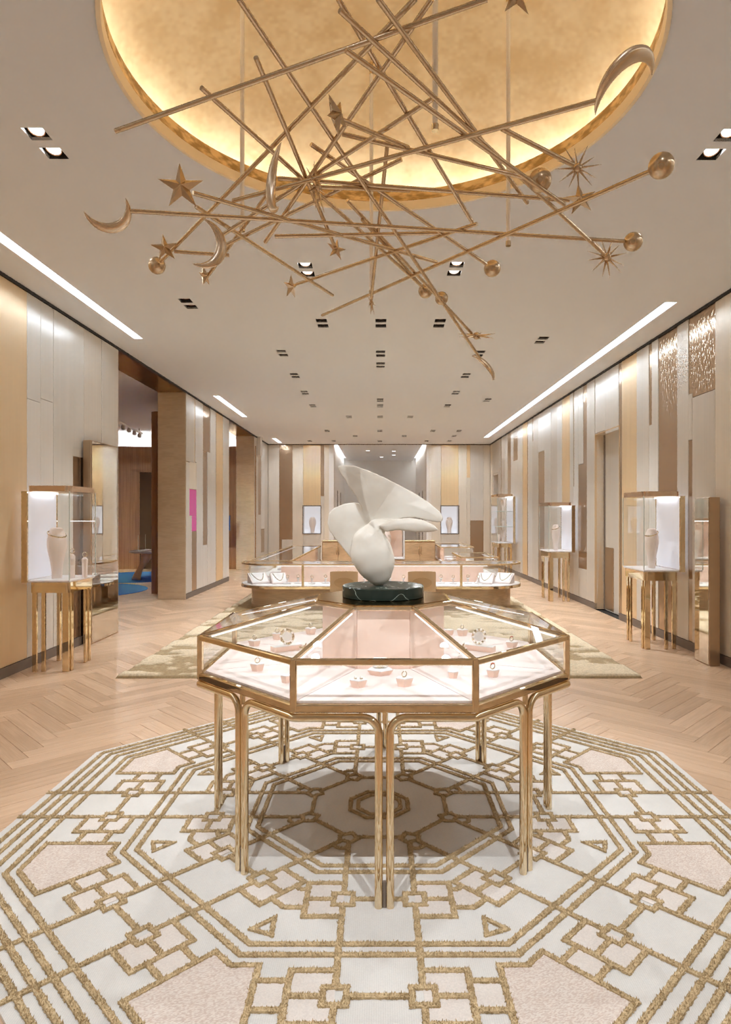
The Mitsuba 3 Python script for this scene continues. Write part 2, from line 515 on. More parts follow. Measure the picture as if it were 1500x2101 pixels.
# the gilded dome over the table
dome_prof = []
for t in np.linspace(0.0, math.pi / 2, 40):
    dome_prof.append((1.44 * math.cos(t) + 1e-4, CEIL + 0.10 + 0.47 * math.sin(t)))
part('ceiling', 'dome', move(lathe(dome_prof, 128), (*DOME, 0)), 'm_leaf', smooth=True, label='gilded shallow dome with a glowing cove edge')
part('ceiling', 'dome_lip', move(lathe([(DR_ + 0.02, CEIL - 0.012), (DR_, CEIL - 0.012), (DR_ - 0.004, CEIL + 0.05), (DR_ + 0.012, CEIL + 0.05)], 128), (*DOME, 0)), 'm_leaf_lip', smooth=30)
part('ceiling', 'dome_rim', move(lathe([(DR_ + 0.012, CEIL + 0.05), (DR_ + 0.002, CEIL + 0.056), (DR_ + 0.002, CEIL + 0.125), (DR_ + 0.02, CEIL + 0.125)], 128), (*DOME, 0)), 'm_leaf_band', smooth=30, label='gold leaf band round the dome')
part('ceiling', 'cove_light', move(lathe([(DR_ + 0.07, CEIL + 0.105), (DR_ + 0.025, CEIL + 0.105)], 128), (*DOME, 0)), 'm_lamp', **emit(COVE_RAD, (1.0, 0.93, 0.80), 4.0))
part('ceiling', 'cove_tray', move(lathe([(DR_ + 0.02, CEIL + 0.10), (1.45, CEIL + 0.10)], 128), (*DOME, 0)), 'm_white')
for i, (a, b, y0, y1) in enumerate(SLOTS):
    lab = ['long recessed white light slot over the left wall, nearest the camera', 'recessed light slot over the right wall before the long one, out of the frame', 'short recessed light slot over the left wall between its two openings',
           'tiny recessed light slot at the far left corner by the back wall', 'long recessed white light slot running above the right wall'][i]
    t = thing('linear_ceiling_light', lab, 'light', 'recessed light slots')
    m = cat([bx(a - .004, a, y0, y1, CEIL, CEIL + .08), bx(b, b + .004, y0, y1, CEIL, CEIL + .08), bx(a, b, y0 - .004, y0, CEIL, CEIL + .08), bx(a, b, y1, y1 + .004, CEIL, CEIL + .08)])
    part(t, 'housing', m, 'm_white')
    d = trimesh.Trimesh([[a, y0, CEIL + .035], [b, y0, CEIL + .035], [b, y1, CEIL + .035], [a, y1, CEIL + .035]], [[0, 2, 1], [0, 3, 2]], process=False)
    part(t, 'diffuser', d, 'm_lamp', **emit(SLOT_RAD, COOL, 4.0 if y1 - y0 > 5 else 1.0))
hs, lp, gl = [], [], []
house = cat([bx(-HO - .004, -HO, -HO, HO, .001, .10), bx(HO, HO + .004, -HO, HO, .001, .10), bx(-HO, HO, -HO - .004, -HO, .001, .10), bx(-HO, HO, HO, HO + .004, .001, .10), bx(-HO - .004, HO + .004, -HO - .004, HO + .004, .10, .104)])
lampm = move(lathe([(0.046, 0.0), (0.050, 0.0), (0.052, 0.012), (0.052, 0.06), (0.03, 0.072), (0.0001, 0.072)], 24), (0, 0, 0.02))
lens = move(lathe([(0.0001, 0.0), (0.0445, 0.0)], 24), (0, 0, 0.024))
D_house, D_lamp = mikit.ply(house, 'm_black'), mikit.ply(lampm, 'm_rose', smooth=35)
D_lens = mikit.ply(move(lens, (0, 0, .04)), 'm_skirting')
D_lens_lit = {**mikit.ply(lens.copy(), 'm_lamp'), **emit(24.0, (0.95, 0.98, 1.0), 0.03)}
cols = {-2.0: 'outer left line', -1.35: 'left line', -0.67: 'inner left line', 0.02: 'centre line', 0.7: 'inner right line', 1.39: 'right line', 2.07: 'outer right line'}
ordn = ['first', 'second', 'third', 'fourth', 'fifth', 'sixth', 'seventh', 'eighth', 'ninth']
seen = {}
for x, y, lit in TWINS:
    c = min(cols, key=lambda q: abs(q - x))
    k = seen[c] = seen.get(c, -1) + 1
    word = 'glowing' if lit else 'dim'
    t = thing('twin_downlight', f'{word} twin square downlight, {ordn[k]} from the front in the {cols[c]}', 'downlight', 'twin downlights in the ceiling')
    for q in (0, 1):
        loc = T().translate([x, y + 0.2 * q, CEIL])
        part(t, 'housing', D_house, None, to_world=loc)
        tilt = T().translate([x, y + 0.2 * q, CEIL]) @ (T().translate([0, 0, .05]) @ T().rotate([1, 0, 0], -24 if lit else 12) @ T().translate([0, 0, -.05]))
        part(t, 'lamp', D_lamp, None, to_world=tilt)
        part(t, 'lens', D_lens_lit if lit else D_lens, None, to_world=tilt)

# ================================================================ walls
D1 = (9.27, 10.30, 2.79)                              # the doorway in the right wall: y0, y1, height
NICHE = (18.7, 19.6, 2.12, 2.72)                      # the small high recess in the right wall
wr = sbox(FRONT, 0, BACK + 0.2, CEIL).difference(sbox(D1[0], -1, D1[1], D1[2])).difference(sbox(NICHE[0], NICHE[2], NICHE[1], NICHE[3]))
struct('wall_right', prism_x(wr, HALF + 0.03, HALF + 0.18), 'm_cream', label='right wall clad in tall panels of cream, gold and bronze')
O1, O2 = (8.52, 11.5), (14.8, 17.8)                   # the two openings to the side room
struct('wall_left', cat([bx(-HALF - 0.5, -HALF - 0.03, FRONT, O1[0] - 0.001, 0, CEIL), bx(-HALF - 0.5, -HALF - 0.03, O1[1], O2[0], 0, CEIL), bx(-HALF - 0.5, -HALF - 0.03, O2[1], BACK + 0.2, 0, CEIL)]),
       'm_veneer', label='left wall clad in tall panels with two full height openings')
part('wall_left', 'soffit', bx(-HALF - 0.5, -HALF, O1[0], O1[1], CEIL - 0.02, CEIL + 0.0), 'm_bronze_mirror', label='bronze mirror lining over the opening')
part('wall_left', 'soffit', bx(-HALF - 0.5, -HALF, O2[0], O2[1], CEIL - 0.02, CEIL + 0.0), 'm_bronze_mirror')
RX = (-93 * BACK / F, 97 * BACK / F)                  # the corridor's opening in the back wall
wb = sbox(-HALF - 0.5, 0, HALF + 0.2, CEIL).difference(sbox(RX[0], -1, RX[1], CEIL + 1))
NB = [((622 - CX) * BACK / F, (658 - CX) * BACK / F), ((905 - CX) * BACK / F, (941 - CX) * BACK / F)]
NZ = (H - 37 * BACK / F, H + 20 * BACK / F)
for a, b in NB:
    wb = wb.difference(sbox(a, NZ[0], b, NZ[1]))
struct('wall_back', prism_y(wb, BACK + 0.03, BACK + 0.4), 'm_cream', label='back wall of tall panels either side of the corridor')
struct('wall_front', bx(-HALF - 0.5, HALF + 0.2, FRONT - 0.2, FRONT, 0, CEIL), 'm_cream', label='front wall behind the camera')
struct('trim_1', bx(HALF - 0.012, HALF + 0.03, FRONT, BACK, CEIL - 0.028, CEIL), 'm_black', label='dark shadow gap between right wall and ceiling')
struct('trim_2', cat([bx(-HALF - 0.03, -HALF + 0.012, FRONT, BACK, CEIL - 0.028, CEIL + 0.0)]), 'm_black', label='dark shadow gap between left wall and ceiling')
struct('trim_3', bx(-HALF, HALF, BACK - 0.01, BACK + 0.03, CEIL - 0.02, CEIL), 'm_skirting', label='shadow gap between back wall and ceiling')
SK = 0.10
struct('baseboard_right', cat([bx(HALF - 0.002, HALF + 0.03, FRONT, D1[0], 0, SK - 0.004), bx(HALF - 0.002, HALF + 0.03, D1[1], BACK, 0, SK - 0.004)]), 'm_skirting', label='dark skirting along the right wall')
struct('baseboard_left', cat([bx(-HALF - 0.03, -HALF + 0.002, a, b, 0, SK - 0.004) for a, b in ((FRONT, O1[0]), (O1[1], O2[0]), (O2[1], BACK))]), 'm_skirting', label='dark skirting along the left wall')
TOP = CEIL - 0.03
MATS = dict(c='m_cream', l='m_cream_light', s='m_silver', r='m_beige_rough', g='m_gold_panel', w='m_gold_wood', b='m_bronze', h='m_hammered', m='m_magenta')
NAMES = dict(c=None, l=None, s=None, r='rough beige gold panel', g='gold panel', w='gold wood panel', b='bronze strip', h='hammered bronze panel', m='magenta hammered inlay')


def wall_panel(side, pa, pb, kind, ytop=None, ybot=None, raw=None):
    """one upright panel between two picture columns of the wall; heights from the picture rows"""
    if raw:
        a, b = raw
    elif side == 'back':
        a, b = sorted(((pa - CX) * BACK / F, (pb - CX) * BACK / F))
    else:
        a, b = sorted((HALF * F / abs(pa - CX), HALF * F / abs(pb - CX)))
    dist = BACK if side == 'back' else (a + b) / 2
    z1 = TOP if ytop is None else H + (CY - ytop) * dist / F
    z0 = SK if ybot is None else H + (CY - ybot) * dist / F
    z1, z0 = min(z1, TOP), max(z0, SK)
    e = 0.0015
    d = {'b': 0.006, 'h': 0.008, 'm': 0.008, 'g': 0.003, 'w': 0.0}.get(kind, 0.0)
    d += 0.0015 * (int(abs(a) * 977) % 3)
    if side == 'right':
        m = bevel(HALF + d, HALF + 0.03, a + e, b - e, z0 + e, z1 - e, 0.002)
    elif side == 'left':
        m = bevel(-HALF - 0.03, -HALF - d, a + e, b - e, z0 + e, z1 - e, 0.002)
    else:
        m = bevel(a + e, b - e, BACK + d, BACK + 0.03, z0 + e, z1 - e, 0.002)
    part('wall_' + side, 'panel', m, MATS[kind], label=NAMES[kind])


W = wall_panel
# right wall, near to far
W('right', 0, 0, 'r', raw=(3.6, HALF * F / (1467 - CX))); W('right', 0, 0, 'c', raw=(1.2, 3.6)); W('right', 0, 0, 'g', raw=(-0.6, 1.2)); W('right', 0, 0, 'c', raw=(FRONT, -0.6))
W('right', 1467, 1412, 'h', None, 808); W('right', 1467, 1420, 'c', 808, None); W('right', 1420, 1412, 'c', 808, 903); W('right', 1420, 1412, 'b', 903, None)
W('right', 1412, 1389, 'c'); W('right', 1389, 1350, 'h'); W('right', 1350, 1337, 'l'); W('right', 1337, 1331, 'b', None, 872); W('right', 1337, 1331, 'l', 872, None)
W('right', 1331, 1306, 'c'); W('right', 1306, 1275, 'g'); W('right', 1275, 1269.6, 'b')
W('right', 1269, 1242, 'l', None, 886); W('right', 1242, 1221, 'l', None, 886)
W('right', 1220, 1204, 'c'); W('right', 1204, 1196, 'h', None, 952); W('right', 1196, 1186, 'l', None, 952); W('right', 1204, 1186, 'h', 952, 1167); W('right', 1204, 1186, 'c', 1167, None)
W('right', 1186, 1178, 'l'); W('right', 1178, 1176, 'b', None, 998); W('right', 1178, 1176, 'l', 998, None); W('right', 1176, 1169, 'c'); W('right', 1169, 1153, 'g')
W('right', 1153, 1143, 'l'); W('right', 1143, 1130, 'c'); W('right', 1130, 1117, 'l'); W('right', 1117, 1104, 'l', None, 926); W('right', 1117, 1104, 'b', 926, None)
W('right', 1104, 1094, 'c'); W('right', 1094, 1092, 'b', None, 905); W('right', 1094, 1092, 'c', 905, None); W('right', 1092, 1083, 'l'); W('right', 1083, 1081.3, 'b'); W('right', 1081.3, 1072, 'g')
W('right', 1072, 1062, 'l'); W('right', 1062, 1053, 'b', 897, 945); W('right', 1062, 1053, 'c', None, 897); W('right', 1062, 1053, 'l', 945, None); W('right', 1053, 1048, 'l'); W('right', 1048, 1041, 'h')
W('right', 1041, 1036, 'l'); W('right', 1036, 1029, 'c'); W('right', 1029, 1027, 'b'); W('right', 1027, 1022, 'c')
W('right', 1022, 1010, 'c', None, 971); W('right', 1022, 1010, 'c', 1014, None); W('right', 1010, 1006.3, 'r')
part('wall_right', 'niche_lining', bx(HALF + 0.17, HALF + 0.19, NICHE[0], NICHE[1], NICHE[2], NICHE[3]), 'm_bronze', label='dark lined high recess')
# left wall
W('left', 0, 0, 'w', raw=(4.4, HALF * F / (CX - 56))); W('left', 0, 0, 'w', raw=(2.4, 4.4)); W('left', 0, 0, 'c', raw=(0.2, 2.4)); W('left', 0, 0, 'r', raw=(FRONT, 0.2))
for a, b, k in ((56, 84, 's'), (84, 110, 's')):
    W('left', a, b, k, None, 822)
    W('left', a, b, 'l', 822, None)
W('left', 110, 150, 's'); W('left', 150, 173, 's', None, 938); W('left', 150, 166, 'h', 938, None); W('left', 166, 173, 'b', 938, None); W('left', 173, 209, 'c'); W('left', 209, 243, 's')
W('left', 382, 399.5, 'c', None, 948); W('left', 382, 389, 'c', 948, None); W('left', 399.5, 401, 'g', None, 948); W('left', 401, 404, 'l', None, 948); W('left', 389, 404, 'r', 948, 1004)
W('left', 389, 404, 'm', 1004, 1058); W('left', 389, 394, 'c', 1058, None); W('left', 394, 404, 'm', 1058, 1090); W('left', 394, 404, 'b', 1090, None)
W('left', 404, 417, 'l'); W('left', 417, 432, 'h', None, 928); W('left', 417, 426, 'h', 928, 1118); W('left', 417, 426, 'l', 1118, None); W('left', 426, 432, 'l', 928, None)
W('left', 432, 443, 'l'); W('left', 443, 444.4, 'b'); W('left', 444.4, 458, 'g'); W('left', 458, 470.0, 'l')
W('left', 522, 530, 'c'); W('left', 530, 536, 'h', None, 1056); W('left', 530, 536, 'c', 1056, None); W('left', 536, 543, 'l', None, 1085); W('left', 536, 543, 'b', 1085, 1133); W('left', 536, 543, 'c', 1133, None); W('left', 543, 550, 'c')
# back wall
W('back', 550.5, 573, 'c'); W('back', 573, 600, 'h', None, 1107); W('back', 573, 578, 'b', 1107, None); W('back', 578, 600, 'c', 1107, None); W('back', 600, 622, 'r')
W('back', 622, 658, 'g', None, 1038); W('back', 622, 658, 'c', 1095, None); W('back', 658, 665, 'h', None, 1018); W('back', 658, 665, 'c', 1018, None); W('back', 665, 681, 'r')
W('back', 879, 904.6, 'r'); W('back', 905, 941, 'g', None, 1038); W('back', 905, 941, 'c', 1095, None); W('back', 941, 958, 'r'); W('back', 958, 965, 'g', None, 980); W('back', 958, 965, 'r', 980, None)
W('back', 965, 992, 'c', None, 1068); W('back', 965, 992, 'h', 1068, None); W('back', 992, 1005.6, 'r')
struct('door_1', cat([bx(HALF + 0.15, HALF + 0.17, D1[0], D1[1], 0, D1[2] + 0.02)]), 'm_cream', label='recessed cream door in the right wall')
part('door_1', 'jamb', bx(HALF, HALF + 0.15, D1[1] - 0.0, D1[1] + 0.015, 0, D1[2]), 'm_gold_wood')
part('door_1', 'jamb', bx(HALF, HALF + 0.15, D1[0] - 0.015, D1[0], 0, D1[2]), 'm_gold_wood')
part('door_1', 'head_lining', bx(HALF, HALF + 0.15, D1[0], D1[1], D1[2], D1[2] + 0.015), 'm_gold_wood')
part('door_1', 'kick_panel', bevel(HALF + 0.142, HALF + 0.15, D1[1] - 0.42, D1[1] - 0.05, 0.02, 1.0), 'm_bronze', label='bronze lower strip')
part('door_1', 'shadow_gap', bx(HALF + 0.14, HALF + 0.15, D1[1] - 0.045, D1[1], 0, D1[2]), 'm_skirting')
# veneer faces of the two piers are the wall body; thin edge trims on them
for o in (O1, O2):
    part('wall_left', 'pier_face', bevel(-HALF - 0.5, -HALF - 0.001, o[1] - 0.012, o[1], 0.0, CEIL - 0.03), 'm_veneer', label='banded veneer end face of the wall')

# ================================================================ the corridor in the back wall
CYE = 25.8
struct('wall_corridor', cat([bx(RX[0] - 0.15, RX[0], BACK, CYE + .1, 0, CEIL + .1), bx(RX[1], RX[1] + 0.15, BACK, CYE + .1, 0, CEIL + .1), bx(RX[0] - .1, RX[1] + .1, CYE, CYE + 0.15, 0, CEIL + .1)]), 'm_white', label='white walls of the corridor behind the sculpture')
struct('ceiling_corridor', bx(RX[0] + 0.12, RX[1] - 0.12, BACK + 0.03, CYE, CEIL - 0.02, CEIL + 0.1), 'm_ceiling', label='dropped grey ceiling of the corridor')
for sx, a in ((1, RX[0]), (-1, RX[1])):
    y0, y1, z = BACK + 0.5, CYE - 0.3, CEIL + 0.06
    x0, x1 = sorted((a + sx * 0.01, a + sx * 0.11))
    d = trimesh.Trimesh([[x0, y0, z], [x1, y0, z], [x1, y1, z], [x0, y1, z]], [[0, 2, 1], [0, 3, 2]], process=False)
    part('ceiling_corridor', 'cove_light', d, 'm_lamp', **emit(13.0, (0.95, 0.97, 0.97)))
    for yy in (21.6, 23.4):
        part('wall_corridor', 'slot', bevel(a - 0.004, a + 0.004, yy, yy + 0.32, 0.0, 2.35), 'm_skirting', label='dark upright slot in the corridor wall')
for px, py in ((755, 925), (783, 938), (808, 926), (808, 934)):
    y = (CEIL - 0.03 - H) * F / (CY - py)
    x = (px - CX) * y / F
    single('round_downlight', f'small round glowing downlight in the corridor ceiling, {["left one", "middle one nearest", "right one, upper", "right one, lower"][((755, 925), (783, 938), (808, 926), (808, 934)).index((px, py))]}', 'downlight',
           move(lathe([(0.0001, 0), (0.055, 0), (0.06, 0.01)], 20), (x, y, CEIL - 0.03)), 'm_lamp', group='corridor downlights', **emit(6.0, weight=0.03))
part('wall_back', 'frame', cat([bx(RX[0] - 0.05, RX[0], BACK - 0.012, BACK + 0.03, 0, CEIL - .02), bx(RX[1], RX[1] + 0.05, BACK - 0.012, BACK + 0.03, 0, CEIL - .02)]), 'm_white', label='pale trim round the corridor opening')

# ================================================================ the side room behind the openings
SC = CEIL + 0.12
struct('ceiling_side', bx(-9.2, -HALF - 0.5, 6.0, 19.5, SC, SC + 0.1), 'm_white', label='ceiling of the side room')
acx, acy, aR = -5.6, 12.0, 6.2
arc = [(acx + aR * math.cos(t), acy + aR * math.sin(t)) for t in np.linspace(math.radians(70), math.radians(140), 40)]


def arc_wall(r0, r1, z0, z1, t0=70, t1=140, n=48):
    ts = np.radians(np.linspace(t0, t1, n))
    o = [(acx + r1 * math.cos(t), acy + r1 * math.sin(t)) for t in ts] + [(acx + r0 * math.cos(t), acy + r0 * math.sin(t)) for t in ts[::-1]]
    return prism(Polygon(o), z0, z1)


struct('wall_side', arc_wall(aR, aR + 0.12, 0, 3.44), 'm_dark_wood', smooth=20, label='curved dark wood wall of the side room')
struct('wall_side_upper', arc_wall(aR + 0.35, aR + 0.45, 3.2, SC), 'm_white', smooth=20, label='white lit band above the curved wood wall')
part('wall_side_upper', 'cove_light', arc_wall(aR + 0.16, aR + 0.26, 3.36, 3.37, 74, 138, 30), 'm_lamp', **emit(15.0, COOL, 0.8))
struct('wall_side_end', cat([bx(-9.3, -9.2, 6, 19.5, 0, SC), bx(-9.2, -HALF - 0.5, 5.9, 6.0, 0, SC)]), 'm_dark_wood', label='end walls of the side room')
struct('door_2', arc_wall(aR - 0.02, aR + 0.0, 0, 2.72, 97.0, 100.6, 8), 'm_door', label='dark doorway in the curved wood wall')
part('door_2', 'frame', cat([arc_wall(aR - 0.035, aR - 0.0, 0, 2.74, 96.8, 97.0, 3), arc_wall(aR - 0.035, aR, 0, 2.74, 100.6, 100.8, 3), arc_wall(aR - 0.035, aR, 2.72, 2.76, 96.8, 100.8, 8)]), 'm_dark_wood')
cp = sbox(-4.42, 12.3, -3.97, 14.4).buffer(-0.2).buffer(0.2, 16)
single('curved_partition', 'rounded brown wood partition just inside the first opening', 'partition', prism(cp, 0, 3.5), 'm_dark_wood', smooth=30)
t = thing('track_light', 'white ceiling track with small spotlights in the side room', 'track light')
part(t, 'rail', bar((-6.2, 15.0, SC - 0.1), (-6.5, 17.6, SC - 0.1), 0.05, 0.05), 'm_white')
part(t, 'hanger', cat([bx(-6.23, -6.20, 15.2, 15.23, SC - .1, SC), bx(-6.48, -6.45, 17.3, 17.33, SC - .1, SC)]), 'm_white')
for k in range(5):
    q = (k + 0.5) / 5
    part(t, 'spotlight', move(lathe([(0.03, 0), (0.05, 0.02), (0.045, 0.1), (0.02, 0.12)], 14), (-6.2 - 0.3 * q, 15.0 + 2.6 * q, SC - 0.24)), 'm_white', smooth=30)
scene['spot_side'] = dict(type='spot', sampling_weight=1.0, intensity=rgb((100, 92, 82)), cutoff_angle=75.0, beam_width=40.0, to_world=T().look_at(origin=[-5.8, 14.4, SC - 0.02], target=[-5.8, 14.6, 0], up=[0, 1, 0]))
single('round_rug', 'bright blue round rug on the side room floor, the nearer of the two', 'rug', move(lathe([(0.0001, 0.014), (1.29, 0.014), (1.31, 0.008), (1.31, 0.0)], 64), (-6.0, 12.8, 0.0)), 'm_blue', smooth=40)
single('round_rug', 'bright blue rug under the bronze legged table in the side room', 'rug', move(lathe([(0.0001, 0.014), (1.39, 0.014), (1.41, 0.008), (1.41, 0.0)], 64), (-5.9, 15.7, 0.0)), 'm_blue', smooth=40)
t = thing('pedestal_table', 'dark topped table on sculpted bronze legs in the side room', 'table')
part(t, 'table_top', prism(Point(-5.15, 15.2).buffer(0.72, 32), 0.64, 0.675), 'm_skirting')
for k, (x0, y0, x1, y1) in enumerate(((-5.42, 15.0, -5.62, 14.85), (-5.0, 15.0, -4.85, 14.9), (-5.15, 15.4, -5.2, 15.6))):
    pts = [(x0 + (x1 - x0) * math.sin(q * 1.5) ** 2, y0 + (y1 - y0) * q, 0.64 - 0.626 * q) for q in np.linspace(0, 1, 12)]
    part(t, 'leg', tube(pts, np.linspace(0.11, 0.07, 12) + 0.03 * np.cos(np.linspace(0, 6, 12))), 'm_gold_panel', smooth=True)


def glass_box(parent, x0, x1, y0, y1, z0, z1, base='m_tray'):
    part(parent, 'base_plate', bevel(x0, x1, y0, y1, z0, z0 + 0.02), base)
    for a, b, c, d in ((x0, x1, y0, y0), (x0, x1, y1, y1), (x0, x0, y0, y1), (x1, x1, y0, y1)):
        v = [[a, c, z0 + .02], [b, d, z0 + .02], [b, d, z1], [a, c, z1]]
        part(parent, 'glass_pane', trimesh.Trimesh(v, [[0, 1, 2], [0, 2, 3]], process=False), 'm_glass')
    part(parent, 'glass_top', trimesh.Trimesh([[x0, y0, z1], [x1, y0, z1], [x1, y1, z1], [x0, y1, z1]], [[0, 1, 2], [0, 2, 3]], process=False), 'm_glass')
    for x in (x0, x1):
        for y in (y0, y1):
            part(parent, 'edge_post', bx(x - .005, x + .005, y - .005, y + .005, z0, z1), 'm_glass_edge')


t = thing('glass_display_case', 'clear glass case standing on the dark table in the side room', 'display case')
glass_box(t, -5.62, -4.95, 14.98, 15.45, 0.676, 1.05)
t = thing('wall_picture', 'deep blue picture seen through the farther opening', 'picture')
part(t, 'canvas', bevel(-4.44, -4.06, 17.5, 17.53, 1.10, 1.50), 'm_blue')
part(t, 'frame', cat([bx(-4.46, -4.44, 17.49, 17.54, 1.08, 1.52), bx(-4.06, -4.04, 17.49, 17.54, 1.08, 1.52), bx(-4.46, -4.04, 17.49, 17.54, 1.08, 1.10), bx(-4.46, -4.04, 17.49, 17.54, 1.5, 1.52), bx(-4.27, -4.24, 17.54, 18.1, 1.28, 1.31)]), 'm_skirting')

# ================================================================ the octagonal carpet
RC = np.array(RUGC)
LW = 0.019                                            # width of a gold pile line
RUGTOP = 0.012


def rug_xy(pts, k=0):
    """carpet coordinates (u to the right, v towards the middle of side k) to the floor"""
    a = k * math.pi / 4
    return [(RC[0] + u * math.cos(a) + v * math.sin(a), RC[1] + u * math.sin(a) - v * math.cos(a)) for u, v in pts]


rug = thing('octagonal_carpet', 'large pale octagonal carpet with raised gold geometric lines under the glass table', 'carpet')
part(rug, 'field', prism(Polygon(octagon(RUG_AP, RUGC)), 0.0, RUGTOP), 'm_rug')


def line(pts, w=LW):
    return LineString(pts).buffer(w / 2, cap_style=2, join_style=2)


def ring(ap, w=LW):
    return Polygon(octagon(ap + w / 2, RUGC)).difference(Polygon(octagon(ap - w / 2, RUGC)))


t8 = math.tan(math.pi / 8)
AX = lambda v: v * t8                                  # where the line at distance v meets the corner axis
QW = 0.1385


def mirror_axis(p):
    """mirror image of a carpet point across the corner axis on the left of side 0"""
    r, a = math.hypot(*p), math.atan2(-p[0], p[1])
    a = math.pi / 4 - a
    return (-r * math.sin(a), r * math.cos(a))


rects, squares, sidebits, wide = [], [], [], []
lat = []
for sgn in (-1, 1):
    q = sgn * QW
    lat.append(line([(q, 0.385), (q, RUG_AP)]))
    for vc, hh, out in ((0.8175, 0.1075, 0.281), (1.32, 0.112, 0.288)):
        lat.append(Polygon([(q - .046, vc - .046), (q + .046, vc - .046), (q + .046, vc + .046), (q - .046, vc + .046)]).difference(sbox(q - .028, vc - .028, q + .028, vc + .028)))
        lat.append(line([(q, vc - hh), (sgn * out, vc - hh), (sgn * out, vc + hh), (q, vc + hh)]))
        lat.append(line([(q, vc), (sgn * out, vc)]))
    for v in (0.753, 0.87):
        lat.append(line([(sgn * 0.281, v), (sgn * AX(v), v)]))
    lat.append(line([(q, 0.437), (sgn * AX(0.437), 0.437)], 0.016))
    for v in (1.254, 1.376):
        lat.append(line([(sgn * 0.288, v), (sgn * 0.397, v)]))
    lat.append(line([(sgn * AX(1.184), 1.184), (sgn * 0.397, 1.184), (sgn * 0.397, 1.505), (sgn * AX(1.505), 1.505)]))
lat.append(line([(-QW, 0.8175), (QW, 0.8175)]))
lat.append(line([(-QW, 1.32), (QW, 1.32)]))
sq_holes = unary_union([sbox(s * QW - .028, v - .028, s * QW + .028, v + .028) for s in (-1, 1) for v in (0.8175, 1.32)])
lat_u = unary_union(lat).difference(sq_holes)
# the small triangle on the corner axis and the five-sided node of the inner ring
ax = np.array([-math.sin(math.pi / 8), math.cos(math.pi / 8)])
pr = np.array([ax[1], -ax[0]])
tri = Polygon([tuple(ax * 0.995), tuple(ax * 1.105 + pr * 0.054), tuple(ax * 1.105 - pr * 0.054)])
node_r = 0.366
node = Polygon([tuple(ax * (node_r - 0.052)), tuple(ax * (node_r - 0.005) + pr * 0.055), tuple(ax * (node_r + 0.047) + pr * 0.034), tuple(ax * (node_r + 0.047) - pr * 0.034), tuple(ax * (node_r - 0.005) - pr * 0.055)])
extra = unary_union([tri.difference(tri.buffer(-0.015, join_style=2)), node.difference(node.buffer(-0.017, join_style=2))])
node_hole = node.buffer(-0.017, join_style=2)


def turn(g, k):
    a = k * math.pi / 4
    ca_, sa_ = math.cos(a), math.sin(a)
    # (u, v) -> floor: x = u cos + v sin, y = u sin - v cos
    return affinity.affine_transform(g, [ca_, sa_, sa_, -ca_, RC[0], RC[1]])


node_all = unary_union([turn(node_hole, k) for k in range(8)])
tuft_tri = None


def pile(poly, h=0.012, dens=52000):
    """raised fluffy pile: a low bed carrying small leaning tufts"""
    bed = prism(poly, RUGTOP, RUGTOP + h * 0.55)
    x0, y0, x1, y1 = poly.bounds
    n = int((x1 - x0) * (y1 - y0) * dens)
    xs, ys = rng.uniform(x0, x1, n), rng.uniform(y0, y1, n)
    shapely.prepare(poly)
    ok = shapely.contains_xy(poly.buffer(0.0015), xs, ys)
    xs, ys = xs[ok], ys[ok]
    k = len(xs)
    hh = h * rng.uniform(0.55, 1.15, k)
    r = rng.uniform(0.0028, 0.0046, k)
    a = rng.uniform(0, 6.28, k)
    lx, ly = rng.normal(0, 0.003, k), rng.normal(0, 0.003, k)
    vs = [np.stack([xs + lx, ys + ly, RUGTOP + hh], 1)]
    for j in range(3):
        vs.append(np.stack([xs + r * np.cos(a + 2.094 * j), ys + r * np.sin(a + 2.094 * j), np.full(k, RUGTOP + 0.001)], 1))
    v = np.vstack(vs)
    i = np.arange(k)
    f = np.vstack([np.stack([i, i + k * (1 + j), i + k * (1 + (j + 1) % 3)], 1) for j in range(3)])
    return cat([bed, trimesh.Trimesh(v, f, process=False)])


for ap, w in ((0.580, LW), (0.629, LW), (1.079, LW), (1.133, LW), (1.552, LW), (1.617, LW), (1.674, LW), (1.729, LW), (0.338, LW * .9), (0.147, 0.018), (0.108, 0.018)):
    part(rug, 'gold_ring', pile(ring(ap, w).difference(node_all)), 'm_rug_gold')
wedge_inner = Polygon(octagon(RUG_AP, RUGC))
for k in range(8):
    part(rug, 'gold_lattice', pile(unary_union([turn(lat_u, k), turn(extra, k)]).intersection(wedge_inner).difference(node_all)), 'm_rug_gold')
INL = 0.002
for k in range(8):
    for sgn in (-1, 1):
        for vc, hh, out in ((0.8175, 0.1075, 0.281), (1.32, 0.112, 0.288)):
            for vv in (-1, 1):
                a, b = sorted((sgn * QW, sgn * out))
                c, d = sorted((vc, vc + vv * hh))
                part(rug, 'blush_inlay', prism(turn(sbox(a, c, b, d), k), RUGTOP, RUGTOP + INL), 'm_rug_blush')
        a, b = sorted((sgn * 0.288, sgn * 0.397))
        part(rug, 'blush_inlay', prism(turn(sbox(a, 1.254, b, 1.376), k), RUGTOP, RUGTOP + INL), 'm_rug_blush')
    half = [(-0.281, 0.753), (-AX(0.753), 0.753), (-AX(0.87), 0.87), (-0.281, 0.87)]
    pent = half[:2] + [mirror_axis(half[0]), mirror_axis(half[3])] + half[2:]
    part(rug, 'blush_inlay', prism(turn(Polygon(pent).buffer(0), k), RUGTOP, RUGTOP + INL), 'm_rug_blush')
    half = [(-AX(1.184), 1.184), (-0.397, 1.184), (-0.397, 1.505), (-AX(1.505), 1.505)]
    pent = half + [mirror_axis(half[2]), mirror_axis(half[1])]
    part(rug, 'pink_inlay', prism(turn(Polygon(pent).buffer(0), k), RUGTOP, RUGTOP + INL * 1.5), 'm_rug_pink', label='heathered pink panel with a notched edge')

